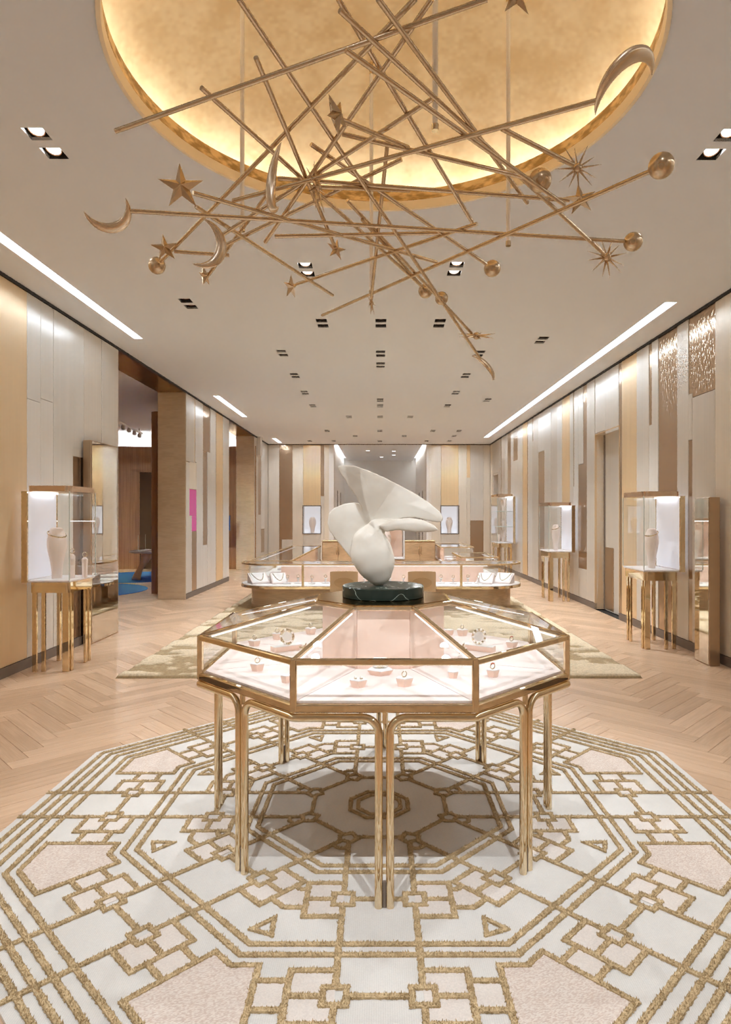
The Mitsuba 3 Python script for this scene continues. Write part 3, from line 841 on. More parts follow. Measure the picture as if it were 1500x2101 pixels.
# ================================================================ the sculpted rug beneath the counters
gx, gy = np.meshgrid(np.linspace(-2.43, 2.43, 260), np.linspace(5.92, 17.0, 430), indexing='ij')
P3 = np.stack([gx, gy, gx * 0], -1)
import meshkit
w1 = meshkit.fbm(P3 * [2.2, 3.2, 1], 4, 3)
w2 = meshkit.fbm(P3 * [5.0, 8.0, 1], 3, 11)
mask = np.clip((w1 - 0.42) * 7, 0, 1)
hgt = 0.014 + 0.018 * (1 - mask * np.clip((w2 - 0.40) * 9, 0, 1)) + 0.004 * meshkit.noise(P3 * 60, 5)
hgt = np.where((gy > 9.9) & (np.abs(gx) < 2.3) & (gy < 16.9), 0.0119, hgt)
edge = np.minimum(np.minimum(gx + 2.43, 2.43 - gx), np.minimum(gy - 5.92, 17.0 - gy))
hgt *= np.clip(edge / 0.02, 0.05, 1)
nx, ny = gx.shape
idx = np.arange(nx * ny).reshape(nx, ny)
q = np.stack([idx[:-1, :-1], idx[1:, :-1], idx[1:, 1:], idx[:-1, 1:]], -1).reshape(-1, 4)
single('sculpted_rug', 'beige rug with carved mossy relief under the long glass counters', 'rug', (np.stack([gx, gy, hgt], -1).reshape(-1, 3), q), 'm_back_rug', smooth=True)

# ================================================================ the octagonal glass table
TC = np.array([0.02, 3.283])
AP, SIDE = 0.837, 0.3467


def oc(ap, k):
    """corner k of the octagon; side k lies between corners k and k + 1, side 0 faces the camera"""
    R = ap / math.cos(math.pi / 8)
    a = -math.pi / 2 - math.pi / 8 + k * math.pi / 4
    return np.array([TC[0] + R * math.cos(a), TC[1] + R * math.sin(a)])


def quad(a, b, c, d):
    return trimesh.Trimesh([a, b, c, d], [[0, 1, 2], [0, 2, 3]], process=False)


def v3(xy, z):
    return np.array([xy[0], xy[1], z])


tab = thing('octagonal_display_table', 'octagonal glass jewellery display table with polished gold tube legs in the foreground', 'display table')
part(tab, 'base_plate', prism(Polygon([tuple(oc(AP - 0.012, k)) for k in range(8)]), 0.758, 0.781), 'm_bronze')
for k in range(8):
    a, b = oc(AP, k), oc(AP, k + 1)
    mid = (a + b) / 2
    part(tab, 'lower_rail', bar(v3(a, 0.7665), v3(b, 0.7665), 0.022, 0.031), 'm_gold')
    part(tab, 'rim_rail', bar(v3(a, 0.943), v3(b, 0.943), 0.022, 0.024), 'm_gold')
    part(tab, 'corner_post', bevel(a[0] - .0125, a[0] + .0125, a[1] - .0125, a[1] + .0125, 0.752, 0.955, 0.003), 'm_gold')
    c, d = oc(0.3275, k), oc(0.3275, k + 1)
    part(tab, 'rib', bar(v3(a, 0.948), v3(c, 1.075), 0.02, 0.016), 'm_gold')
    part(tab, 'top_rail', bar(v3(c, 1.0745), v3(d, 1.0745), 0.02, 0.022), 'm_gold')
    part(tab, 'glass_pane', quad(v3(a, .782), v3(b, .782), v3(b, .932), v3(a, .932)), 'm_glass')
    part(tab, 'sloped_glass', quad(v3(a, .954), v3(b, .954), v3(d, 1.082), v3(c, 1.082)), 'm_glass')
    e, f = oc(0.298, k), oc(0.298, k + 1)
    e2, f2 = oc(0.288, k), oc(0.288, k + 1)
    part(tab, 'drum_panel', trimesh.convex.convex_hull(np.array([v3(x, z) for x in (e + (f - e) * .006, f - (f - e) * .006, e2, f2) for z in (.786, 1.062)])), 'm_pink', label='pale pink panel of the inner drum')
    g, h2 = oc(0.302, k), oc(0.302, k + 1)
    i_, j_ = oc(AP - 0.02, k), oc(AP - 0.02, k + 1)
    ins = Polygon([tuple(g), tuple(h2), tuple(j_), tuple(i_)]).buffer(-0.0016, join_style=2)
    part(tab, 'floor_pad', prism(ins, 0.781, 0.789), 'm_pad', label='blush pink display pad')
    n = (a - TC) / np.linalg.norm(a - TC)
    s = np.array([-n[1], n[0]])
    part(tab, 'light_strip', bar(v3(a - n * .05, 0.944), v3(c + n * .03, 1.052), 0.012, 0.005), 'm_lamp', **emit(LED_RAD, COOL))
part(tab, 'top_plate', prism(Polygon([tuple(oc(0.322, k)) for k in range(8)]), 1.066, 1.088), 'm_bronze_mirror', label='bronze mirror top plate')
ZT, RB = 0.732, 0.062
for k in range(8):
    p0, p1, p2 = oc(AP + .004, k), oc(AP + .004, k + 1), oc(AP + .004, k + 2)
    d1, d2 = (p1 - p0) / np.linalg.norm(p1 - p0), (p2 - p1) / np.linalg.norm(p2 - p1)
    m1, m2 = (p0 + p1) / 2 + d1 * 0.0215, (p1 + p2) / 2 - d2 * 0.0215
    pts = [v3(m1, RUGTOP), v3(m1, ZT - RB)]
    for q in np.linspace(0, math.pi / 2, 9)[1:]:
        pts.append(v3(m1 + d1 * RB * (1 - math.cos(q)), ZT - RB + RB * math.sin(q)))
    pts.append(v3(p1 - d1 * 0.012, ZT)); pts.append(v3(p1 * 1.0 - (d1 - d2) * 0.003, ZT)); pts.append(v3(p1 + d2 * 0.012, ZT))
    for q in np.linspace(math.pi / 2, 0, 9)[:-1]:
        pts.append(v3(m2 - d2 * RB * (1 - math.cos(q)), ZT - RB + RB * math.sin(q)))
    pts += [v3(m2, ZT - RB), v3(m2, RUGTOP)]
    part(tab, 'leg_frame', tube(pts, 0.0155, 18), 'm_gold', smooth=40, label='bent gold tube forming two legs and a rail')
    mm = (p0 + p1) / 2
    nrm = (mm - TC) / np.linalg.norm(mm - TC)
    part(tab, 'leg_bracket', bar(v3(mm - nrm * .012, 0.735), v3(mm + nrm * .004, 0.735), 0.016, 0.05), 'm_gold_soft')
    part(tab, 'leg_spacer', bar(v3(mm, RUGTOP + .001), v3(mm, 0.11), 0.012, 0.014, up=(nrm[0], nrm[1], 0)), 'm_skirting')

# ---------------------------------------------------------------- jewellery in the table
PADZ = 0.789


def pentagon(r, rot=0.3, sx=1.0, sy=0.85):
    return [(r * sx * math.cos(rot + k * 2 * math.pi / 5), r * sy * math.sin(rot + k * 2 * math.pi / 5)) for k in range(5)]


def display_block(x, y, z, r, h, lab, rot=0.3, sx=1.0):
    t = thing('display_block', lab, 'display block', 'pink and white blocks in the octagonal table')
    lo, hi = pentagon(r * 0.72, rot, sx), pentagon(r, rot, sx)
    m = trimesh.convex.convex_hull(np.array([(x + p, y + q, z) for p, q in lo] + [(x + p, y + q, z + h) for p, q in hi]))
    part(t, 'block', m, 'm_pink')
    part(t, 'top_pad', prism(Polygon([(x + p * .99, y + q * .99) for p, q in hi]), z + h, z + h + 0.003), 'm_tray', label='white top')
    return z + h + 0.003


def finger_ring(x, y, z, R, lab, gem='m_pearl', rz=0.4, n=1):
    t = thing('finger_ring', lab, 'ring', 'rings on blocks')
    part(t, 'band', move(torus(R, R * 0.16, 28, 8), (x, y, z + R * 1.12), rz, math.pi / 2), 'm_gold', smooth=True)
    for k in range(n):
        a = (k - (n - 1) / 2) * 0.55
        part(t, 'gem', move(ball(R * 0.34, sub=1), (x + R * 1.1 * math.sin(a) * math.cos(rz), y + R * 1.1 * math.sin(a) * math.sin(rz), z + R * 1.12 + R * 1.15 * math.cos(a))), gem, smooth=False)


B = [  # base px, py, radius, height, ring?, text
    (527, 1378, .034, .032, 'ring', 'on the left pad by the front left corner', 'm_pearl'),
    (587, 1402, .026, .030, None, 'just left of the front left post', None),
    (735, 1412, .038, .030, 'stud', 'left of the middle in the front bay', None),
    (780, 1387, .062, .022, 'pearl', 'widest, in the middle of the front bay', None),
    (830, 1410, .038, .034, 'ring', 'right of the middle in the front bay', 'm_pearl'),
    (1012, 1390, .030, .030, 'ring', 'on the right pad by the front right corner', 'm_ruby'),
    (930, 1392, .024, .026, None, 'just left of the front right post', None),
    (521, 1326, .036, .028, 'ring', 'on the far left pad', 'm_pearl'),
    (1051, 1329, .036, .028, 'ring', 'on the far right pad', 'm_ruby'),
    (568, 1313, .030, .034, 'ring', 'behind the bracelet on the left', 'm_pearl'),
    (949, 1305, .036, .034, 'ring', 'behind the bracelet on the right', 'm_pearl'),
    (637, 1302, .036, .034, 'ring', 'by the drum at the back left', 'm_pearl'),
    (922, 1304, .030, .030, None, 'by the drum at the back right', None)]
for px, py, r, h, what, where, gem in B:
    x, y, _ = at_z(px, py, PADZ)
    y += r * 0.5
    zt = display_block(x, y, PADZ, r, h, f'small pink block with a white top {where}', rot=-math.pi / 2 + 0.05)
    if what == 'ring':
        finger_ring(x, y, zt, 0.0115, f'{"red stone" if gem == "m_ruby" else "pale gem"} gold ring, block {where}', gem, 0.5, 3 if gem == 'm_ruby' else 1)
    elif what == 'stud':
        t = thing('stud_earrings', 'pair of diamond stud earrings on the front left block', 'earrings')
        for dx in (-.012, .012):
            e = part(t, 'stud', move(ball(.0065, sub=1), (x + dx, y - .002, zt + .0075)), 'm_pearl')
            part(e, 'setting', move(torus(.006, .0013, 16, 6), (x + dx, y - .002, zt + .004)), 'm_gold', smooth=True)
    elif what == 'pearl':
        t = thing('cocktail_ring', 'gold ring set with rows of pearls at the centre of the front bay', 'ring')
        yy = y + 0.02
        part(t, 'holder', bevel(x - .034, x + .034, yy - .016, yy + .016, zt, zt + .045, .006), 'm_tray')
        for rr in range(3):
            part(t, 'band', bevel(x - .018, x + .018, yy - .0185, yy + .0185, zt + .005 + rr * .013, zt + .011 + rr * .013, .001), 'm_gold')
            for c in range(4 - rr % 2):
                part(t, 'pearl', ball(.0042, (x + (c - (3 - rr % 2) / 2) * .009, yy - .020, zt + .012 + rr * .012), 1), 'm_pearl', smooth=True)
for sgn, lab in ((-1, 'left'), (1, 'right')):
    x, y, _ = at_z(CX + 8 + sgn * 197, 1334, PADZ)
    t = thing('display_block', f'long low pink block carrying the large bracelet on the {lab}', 'display block')
    m = sbox(-.085, -.03, .085, .03).buffer(-.012).buffer(.012)
    part(t, 'block', prism(affinity.translate(affinity.rotate(m, -sgn * 32), x, y), PADZ, PADZ + .026), 'm_pink')
    part(t, 'top_pad', prism(affinity.translate(affinity.rotate(m.buffer(-.001), -sgn * 32), x, y), PADZ + .026, PADZ + .029), 'm_tray', label='white top')
    zt = PADZ + .029
    t = thing('bracelet', f'large jewelled gold bracelet standing on the long block on the {lab}', 'bracelet')
    R = .037
    cz = zt + R * 1.14
    part(t, 'hoop', move(torus(R, .0055, 40, 10), (x, y + .004, cz), sgn * 0.35, math.pi / 2), 'm_gold', smooth=True)
    part(t, 'dial', move(lathe([(.0001, .004), (R * .7, .004), (R * .74, .0), (.0001, -.004)], 30), (x, y + .004, cz), sgn * 0.35, math.pi / 2), 'm_pearl', smooth=30)
    for q in range(10):
        a = q * math.pi / 5
        part(t, 'gem', ball(.0075, (x + R * math.cos(a) * math.cos(sgn * .35), y + .004 + R * math.cos(a) * math.sin(sgn * .35) - .004, cz + R * math.sin(a)), 1), 'm_pearl' if (q % 2 or sgn > 0) else 'm_gold', smooth=False)
    x, y, _ = at_z(CX + 8 + sgn * 162, 1348, PADZ)
    t = thing('brooch', f'spiky pearl and gold brooch beside the rib on the {lab}', 'brooch')
    part(t, 'stand', move(lathe([(.022, 0), (.02, .004), (.006, .008), (.005, .02), (.0001, .02)], 16), (x, y, PADZ)), 'm_tray', smooth=30)
    part(t, 'core', ball(.013, (x, y, PADZ + .042), 2), 'm_gold', smooth=True)
    for q in range(14):
        z_ = 1 - 2 * (q + .5) / 14
        a = q * 2.4
        d = np.array([math.sqrt(1 - z_ * z_) * math.cos(a), math.sqrt(1 - z_ * z_) * math.sin(a), z_])
        c = np.array([x, y, PADZ + .042])
        part(t, 'petal', tube([c + d * .01, c + d * .021, c + d * .030], [.0035, .005, .0012], 6), 'm_pearl' if q % 2 else 'm_gold', smooth=True)

# ================================================================ plinth and marble sculpture
SCZ = 1.1465
t = thing('plinth', 'round dark green black marble disc on top of the glass table', 'plinth')
part(t, 'disc', move(lathe([(0.0001, 1.0885), (0.204, 1.0885), (0.2075, 1.092), (0.2075, 1.142), (0.204, 1.1458), (0.0001, 1.146)], 96), (*TC, 0)), 'm_dark_marble', smooth=40)
SY, SPX = 3.283, F / 3.283


def sp(px, py):
    return ((px - CX) / SPX, H + (CY - py) / SPX)


def plate(pts, mid, edge_t, depth, fall=0.09):
    """a carved sheet: outline in front view, thick in its middle, thin at its edge, its depth given by depth(x, z)"""
    poly = Polygon([sp(*p) for p in pts]).buffer(0.012, 8).buffer(-0.012, 8)
    X2, Z2 = np.meshgrid(gxs, gzs, indexing='ij')
    pts_ = shapely.points(X2.ravel(), Z2.ravel())
    e = shapely.distance(pts_, poly.exterior).reshape(X2.shape)
    inside = shapely.contains(poly, pts_).reshape(X2.shape)
    e = np.where(inside, e, -e)
    s_ = np.clip(e / fall, 0, 1)
    h = edge_t + (mid - edge_t) * s_ * (2 - s_)
    dy = np.abs(gys[None, :, None] - depth(X2, Z2)[:, None, :])
    E = e[:, None, :]
    # inside: distance across the sheet; outside: round its rim
    rim = np.maximum(edge_t - E, 0) if False else np.maximum(-(E - edge_t), 0)
    return np.hypot(np.maximum(dy - (h - edge_t)[:, None, :], 0), rim) - edge_t + np.minimum(dy - (h - edge_t)[:, None, :], 0)


gs = 0.0045
gxs, gys, gzs = np.arange(-0.31, 0.36, gs), np.arange(-0.26, 0.22, gs), np.arange(1.10, 1.80, gs)


def soft(a, b, k):
    t_ = np.clip(0.5 + 0.5 * (b - a) / k, 0, 1)
    return b * (1 - t_) + a * t_ - k * t_ * (1 - t_)


def crease(a, b):
    """signed distance from the line through two picture points"""
    A, Bp = np.array(sp(*a)), np.array(sp(*b))
    d = (Bp - A) / np.linalg.norm(Bp - A)
    return lambda x, z: (x - A[0]) * -d[1] + (z - A[1]) * d[0]


c1 = crease((765, 1062), (808, 1000))
c2 = crease((765, 1060), (850, 1030))
c3 = crease((748, 1062), (708, 985))


def up_depth(x, z):
    return 0.04 - 0.26 * np.maximum(c1(x, z), 0) * 0.9 + 0.32 * np.minimum(np.maximum(-c1(x, z), 0), 0.2) * -0.55 - 0.25 * np.maximum(-c2(x, z), 0) * 0.6


c4 = crease((690, 1110), (772, 1040))


def left_depth(x, z):
    return 0.03 + 0.22 * np.maximum(c4(x, z), 0) - 0.10 * np.maximum(-c4(x, z), 0)


upper = plate([(693, 957), (700, 955), (726, 955), (752, 963), (790, 979), (820, 994), (850, 1010), (880, 1030), (903, 1050), (910, 1064), (906, 1071), (896, 1072), (876, 1068), (850, 1062), (824, 1064), (806, 1074), (785, 1086), (766, 1090), (752, 1070), (742, 1045), (731, 1021), (715, 997), (699, 972)], 0.015, 0.0045, up_depth)
left = plate([(744, 1033), (726, 1030), (704, 1033), (684, 1041), (672, 1053), (670, 1074), (674, 1090), (690, 1110), (712, 1137), (736, 1163), (750, 1179), (762, 1178), (764, 1150), (760, 1110), (764, 1070), (758, 1045)], 0.015, 0.0045, left_depth)
fin = plate([(776, 1078), (808, 1065), (840, 1062), (868, 1067), (888, 1077), (897, 1087), (882, 1091), (850, 1091), (815, 1087), (792, 1091)], 0.016, 0.005, lambda x, z: -0.05 - 0.16 * (x - 0.02), 0.03)


def chain_field(ch_, dy0=0.0, flat=1.0):
    X3, Y3, Z3 = np.meshgrid(gxs, gys - dy0, gzs, indexing='ij')
    P_ = np.stack([X3, Y3 / flat, Z3], -1)
    out = np.full(X3.shape, 9.0)
    for (a, b, r), (c, d, r2) in zip(ch_[:-1], ch_[1:]):
        A = np.array([sp(a, b)[0], 0, sp(a, b)[1]]); Bq = np.array([sp(c, d)[0], 0, sp(c, d)[1]])
        ab = Bq - A
        t_ = np.clip(((P_ - A) @ ab) / (ab @ ab), 0, 1)
        out = np.minimum(out, np.linalg.norm(P_ - A - t_[..., None] * ab, axis=-1) - (r + (r2 - r) * t_))
    return out


chain = [(777, 1202, .010), (778, 1188, .042), (776, 1172, .074), (770, 1152, .102), (763, 1136, .110), (759, 1116, .094), (762, 1098, .062), (769, 1084, .046), (786, 1074, .030)]
from scipy.ndimage import gaussian_filter
field = soft(gaussian_filter(chain_field(chain, -0.01, 0.72) * 0.8, 3.0), chain_field([(772, 1080, .032), (815, 1073, .016)], 0, 0.8), 0.02)
for pl in (left, upper, fin):
    field = soft(field, pl, 0.010 if pl is left else 0.007)
field = gaussian_filter(field, 0.5)
flist, sx_, sy_, sz_ = field, len(gxs), len(gys), len(gzs)
ox, oy, oz = gxs[0], gys[0] + SY, gzs[0]


def sdf(x, y, z):
    a, b, c = (x - ox) / gs, (y - oy) / gs, (z - oz) / gs
    i, j, k_ = int(a), int(b), int(c)
    if i < 0 or j < 0 or k_ < 0 or i >= sx_ - 1 or j >= sy_ - 1 or k_ >= sz_ - 1:
        return -1.0
    a, b, c = a - i, b - j, c - k_
    q_ = flist[i:i + 2, j:j + 2, k_:k_ + 2]
    q_ = q_[0] * (1 - a) + q_[1] * a
    q_ = q_[0] * (1 - b) + q_[1] * b
    return -float(q_[0] * (1 - c) + q_[1] * c)


body = m3.Manifold.level_set(sdf, [ox, oy, oz, gxs[-1], gys[-1] + SY, gzs[-1]], 0.0065, 0.0)
body = body.trim_by_plane((0, 0, 1), SCZ)
mm_ = body.to_mesh()
tm = trimesh.Trimesh(mm_.vert_properties[:, :3], mm_.tri_verts, process=False)
single('abstract_sculpture', 'white marble abstract sculpture of wing like sheets balanced on a point', 'sculpture', tm, 'm_marble', smooth=50)

# ================================================================ the hanging sculpture of rods, stars and moons
ch = thing('chandelier', 'polished gold hanging sculpture of crossing rods tipped with stars, moons and balls', 'chandelier')


def pt(px, py, z=2.88):
    y = (z - H) * F / (CY - py)
    return np.array([(px - CX) * y / F, y, z])


RODS = [(237, 269, 2.90, 1000, -2, 3.10), (490, -2, 3.12, 985, 735, 2.55), (525, 118, 3.05, 687, 506, 2.85), (413, 180, 3.0, 866, 588, 2.85), (330, 537, 2.88, 852, -2, 3.08),
        (544, 497, 2.80, 886, -2, 3.15), (697, 21, 3.05, 1240, 522, 2.84), (694, -2, 3.18, 969, 456, 2.85), (776, -2, 3.02, 1082, 416, 2.95), (710, 103, 2.92, 1158, 420, 2.80),
        (478, 412, 2.92, 1228, 206, 2.82), (268, 433, 2.80, 1281, 495, 2.88), (396, 396, 2.78, 896, 538, 2.92), (1337, 350, 2.80, 661, 647, 2.90), (979, 459, 2.86, 608, 583, 2.92),
        (564, 485, 2.84, 905, 478, 2.88), (638, 296, 3.0, 998, 542, 2.82), (796, 285, 3.1, 762, 610, 2.8), (418, 578, 2.85, 562, 380, 2.95), (458, 481, 2.82, 887, 203, 3.05),
        (462, 503, 2.86, 824, 327, 3.02), (570, 366, 2.95, 1168, 411, 2.93), (655, 384, 2.9, 840, 391, 2.96), (358, 516, 2.88, 470, 524, 2.86), (694, 243, 2.92, 838, 303, 3.0),
        (703, 275, 3.05, 1090, 367, 2.86), (1030, 264, 2.9, 1176, 338, 2.88), (402, 424, 2.85, 683, 606, 2.88), (712, 411, 3.0, 968, 684, 2.72), (743, 450, 2.95, 866, 588, 2.88),
        (1060, -40, 3.06, 1058, -8, 3.02)]
for a, b, za, c, d, zb in RODS:
    part(ch, 'rod', tube([pt(a, b, za), pt(c, d, zb)], 0.0088, 12), 'm_chandelier', smooth=40)
for px, py, z, r in ((1357, 340, 2.80, .046), (1108, 370, 2.86, .046), (1299, 496, 2.88, .046), (1010, 551, 2.83, .044), (873, 597, 2.87, .043), (906, 612, 2.9, .042), (322, 545, 2.88, .046)):
    part(ch, 'ball', ball(r, pt(px, py, z), 3), 'm_chandelier', smooth=True)


def facing(m, c, ang, yaw=0.0, pitch=0.0):
    """stands a flat shape drawn in x, y upright towards the camera, turned in its plane, then yawed and pitched"""
    R = trimesh.transformations.rotation_matrix
    A = trimesh.transformations.translation_matrix(c) @ R(math.radians(yaw), [0, 0, 1]) @ R(math.radians(pitch), [1, 0, 0]) @ R(math.pi / 2, [1, 0, 0]) @ R(math.radians(ang), [0, 0, 1])
    m = m.copy()
    m.apply_transform(A)
    return m


def star_mesh(R, depth=0.34, inner=0.36):
    v = [(0, 0, R * depth), (0, 0, -R * depth)]
    for k in range(10):
        rr = R if k % 2 == 0 else R * inner
        a = math.pi / 2 + k * math.pi / 5
        v.append((rr * math.cos(a), rr * math.sin(a), 0))
    f = []
    for k in range(10):
        a, b = 2 + k, 2 + (k + 1) % 10
        f += [[0, a, b], [1, b, a]]
    return trimesh.Trimesh(v, f, process=False)


def moon_mesh(R):
    """a solid crescent, full in its middle and drawn out to two points"""
    u = np.linspace(0, 1, 41)
    a = np.radians(-104 + 208 * u)
    w = R * 0.225 * np.maximum(np.sin(np.pi * u), 0) ** 0.85 + 0.0006
    rc = R - w
    off = -0.02 * R
    return tube(np.stack([rc * np.cos(a) + off, rc * np.sin(a), 0 * a], 1), w, 16, flat=0.62)


def burst_mesh(R, n=12):
    ms = [ball(R * 0.2, sub=2)]
    for k in range(n):
        a = k * 2 * math.pi / n + 0.1
        z = 0.22 * (-1) ** k * 0.5
        d = np.array([math.cos(a), math.sin(a), z])
        ms.append(tube([d * R * 0.15, d * R * (1.0 if k % 2 == 0 else .94)], [R * 0.055, 0.0006], 6))
    return cat(ms)


for px, py, z, R, ang, yaw, pitch in ((372, 384, 2.76, .088, 4, 12, 6), (338, 509, 2.88, .074, 8, 10, 0), (690, 512, 2.84, .056, -6, 30, 0), (1190, 409, 2.92, .074, 6, -10, 0),
                                      (690, 236, 2.92, .070, -24, 62, 0), (597, 589, 2.92, .075, -60, 60, 10), (1060, -8, 3.02, .062, 0, 8, 0), (420, 566, 2.85, .06, 20, 74, 0)):
    part(ch, 'star', facing(star_mesh(R), pt(px, py, z), ang, yaw, pitch), 'm_chandelier', smooth=False)
for px, py, z, R, ang, roll in ((221, 432, 2.80, .096, -72, 46), (418, 500, 2.62, .0985, -13, 32), (570, 366, 2.62, .110, 178, 64), (1281, 177, 2.86, .115, 125, -63), (992, 754, 2.55, .115, 41, 56)):
    mm = moon_mesh(R)
    mm.apply_transform(trimesh.transformations.rotation_matrix(math.radians(roll), [0, 1, 0]))
    part(ch, 'crescent_moon', facing(mm, pt(px, py, z), ang), 'm_moon', smooth=50)
for px, py, z, R, ang, yaw, pitch in ((1185, 345, 2.88, .092, 0, 0, 0), (1245, 528, 2.84, .112, 8, 10, 0), (978, 689, 2.70, .125, 0, 0, -70), (650, 384, 2.88, .10, 0, 74, 0), (762, 622, 2.80, .07, 0, 76, 0)):
    part(ch, 'starburst', facing(burst_mesh(R), pt(px, py, z), ang, yaw, pitch), 'm_chandelier', smooth=25)


def dome_z(x, y):
    r = math.hypot(x - DOME[0], y - DOME[1])
    return CEIL + 0.10 + 0.47 * math.sqrt(max(0.0, 1 - (r / 1.44) ** 2))


for px, py, z in ((497, 470, 2.98), (893, 262, 3.0), (1043, 500, 2.92), (762, 600, 2.86)):
    b = pt(px, py, z)
    zt = dome_z(b[0], b[1])
    part(ch, 'hanger', tube([b, (b[0], b[1], zt - 0.06)], 0.011, 12), 'm_acrylic', smooth=40, label='milky clear hanging rod')
    part(ch, 'canopy', tube([(b[0], b[1], zt - 0.07), (b[0], b[1], zt + 0.01)], 0.012, 12), 'm_gold_soft', smooth=40)
    part(ch, 'clamp', tube([b - [0, 0, 0.012], b + [0, 0, 0.012]], 0.014, 12), 'm_gold', smooth=40)

# ================================================================ busts and glass cases along the walls


def bust_mesh(hh, R, cut=0.25, n=44):
    prof = [(0.0001, 0), (.44, 0), (.45, .03), (.46, .12), (.54, .28), (.68, .44), (.80, .57), (.85, .68), (.82, .79), (.71, .88), (.60, .935), (.54, .965), (.46, .985), (.25, .995), (0.0001, 1.0)]
    zs = np.array([p[1] for p in prof]); rs = np.array([p[0] for p in prof])
    from scipy.interpolate import PchipInterpolator
    u = np.linspace(0, 1, len(prof)); uu = np.linspace(0, 1, 46)
    m = lathe(np.stack([np.maximum(PchipInterpolator(u, rs)(uu), 1e-4) * R, PchipInterpolator(u, zs)(uu) * hh], 1), n, 1.0, 0.62)
    v = m.vertices.copy()
    s = np.clip(v[:, 2] / hh - 0.82, 0, 1)
    v[:, 2] -= s * (v[:, 1] + R * .1) * -3.0 * cut      # the cut neck slants
    m.vertices = v
    return m


def bust(x, y, z, hh, R, rz, lab, necklace=True):
    t = thing('display_bust', lab, 'display bust', 'blush display busts')
    part(t, 'torso', move(bust_mesh(hh, R), (x, y, z), rz), 'm_bust', smooth=True)
    if necklace:
        k = thing('necklace', 'gold necklace on the ' + lab, 'necklace', 'necklaces on busts')
        ring_ = torus(1.0, .05, 36, 6)
        ring_.vertices = ring_.vertices * [R * .79, R * .50, R * 1.0]
        ring_.vertices[:, 2] += ring_.vertices[:, 1] * .5
        part(k, 'chain', move(ring_, (x, y, z + hh * .87), rz), "m_gold", smooth=True)


def wall_case(side, y0, y1, z0, z1, lab, shelves=(), depth=0.48, legs=True):
    """a glass case on legs against a side wall: lit back panel, glass on three sides, bronze cap and apron"""
    s = -1 if side == 'left' else 1
    xb, xf = s * (HALF - 0.10), s * (HALF - 0.10 - depth + 0.08)
    t = thing('wall_display_case', lab, 'display case', 'glass cases on legs along the walls')
    lo, hi = sorted((xb, xf))
    part(t, 'floor_panel', bevel(lo, hi, y0, y1, z0, z0 + .022, .006), 'm_tray', label='white display floor')
    fr = sbox(lo, y0, hi, y1).buffer(-.05).buffer(.05, 12)
    part(t, 'apron', prism(fr.buffer(-.012).difference(fr.buffer(-.03)), z0 - .10, z0), 'm_gold', smooth=20, label='polished bronze apron')
    part(t, 'cap', prism(fr.buffer(.006), z1 - .002, z1 + .052), 'm_rose', smooth=20, label='polished bronze cap')
    part(t, 'back_panel', bevel(xb - s * .0, xb + s * .05, y0 + .01, y1 - .01, z0 + .024, z1 - .004), 'm_panelglow', **emit(CASE_RAD, (0.92, 0.94, 1.08)), label='evenly lit white back panel')
    for ya, yb in ((y0 - .012, y0 + .009), (y1 - .009, y1 + .012)):
        part(t, 'back_frame', bx(xb, xb + s * .055, ya, yb, z0, z1), 'm_gold')
    part(t, 'light_strip', bar((xb - s * .03, y0 + .06, z1 - .012), (xb - s * .03, y1 - .06, z1 - .012), .03, .01), 'm_lamp', **emit(5.0, COOL))
    g0, g1 = z0 + .022, z1
    for q in (quad((xb, y0, g0), (xf, y0, g0), (xf, y0, g1), (xb, y0, g1)), quad((xf, y0, g0), (xf, y1, g0), (xf, y1, g1), (xf, y0, g1)), quad((xb, y1, g0), (xf, y1, g0), (xf, y1, g1), (xb, y1, g1))):
        part(t, 'glass_pane', q, 'm_glass')
    for yy in (y0, y1):
        part(t, 'glass_edge', bx(xf - .004, xf + .004, yy - .004, yy + .004, g0, g1), 'm_glass_edge')
    for zs in shelves:
        part(t, 'shelf', bevel(lo + .02, hi - .0, y0 + .02, y1 - .02, zs - .006, zs + .006), 'm_glass_edge', label='glass shelf')
    xm = xb + (xf - xb) * .12
    xq = xf + (xb - xf) * .06
    w, d = .045, .022
    for cx, cy, ww, dd in ((xm, y0 + .04, w, d), (xm - s * .085, y0 + .04, w * .8, d), (xq + s * .03, y0 + .04, w * 1.4, d), (xq, y0 + .09, d, w), (xq + s * .02, y1 - .13, d, w), (xq + s * .02, y1 - .05, d, w), (xm, y1 - .05, d * 1.5, w)):
        part(t, 'leg', bevel(cx - ww / 2, cx + ww / 2, cy - dd / 2, cy + dd / 2, 0.0, z0 - .0, .003), 'm_gold', label='flat polished leg')
    return t, (xb + xf) / 2


_, xc = wall_case('left', 6.14, 6.70, 0.86, 1.735, 'glass case with bust against the left wall, nearest on that side')
bust(xc - .03, 6.36, 0.882, 0.50, .125, 1.2, 'pale pink bust with necklace in the left wall case')
for k, (dx, dy, hh) in enumerate(((.12, -.02, .24), (.19, .10, .20))):
    t = thing('ring_stand', f'{"taller" if k == 0 else "shorter"} pink finger stand beside the bust in the left wall case', 'ring stand')
    part(t, 'stem', move(lathe([(.0001, 0), (.026, 0), (.027, hh * .5), (.03, hh * .9), (.012, hh), (.0001, hh)], 20), (xc + dx, 6.38 + dy, .882)), 'm_bust', smooth=40)
    t = thing('bangle', f'gold bangle on the {"taller" if k == 0 else "shorter"} pink stand in the left wall case', 'bangle')
    part(t, 'hoop', move(torus(.022, .004, 28, 8), (xc + dx, 6.38 + dy, .882 + hh + .027), .6, math.pi / 2), 'm_gold', smooth=True)
_, xc = wall_case('right', 7.18, 7.80, 0.87, 1.72, 'glass case with bust against the right wall, nearest on that side')
bust(xc + .0, 7.45, 0.892, 0.46, .115, -1.3, 'pale pink bust in the nearest right wall case', True)
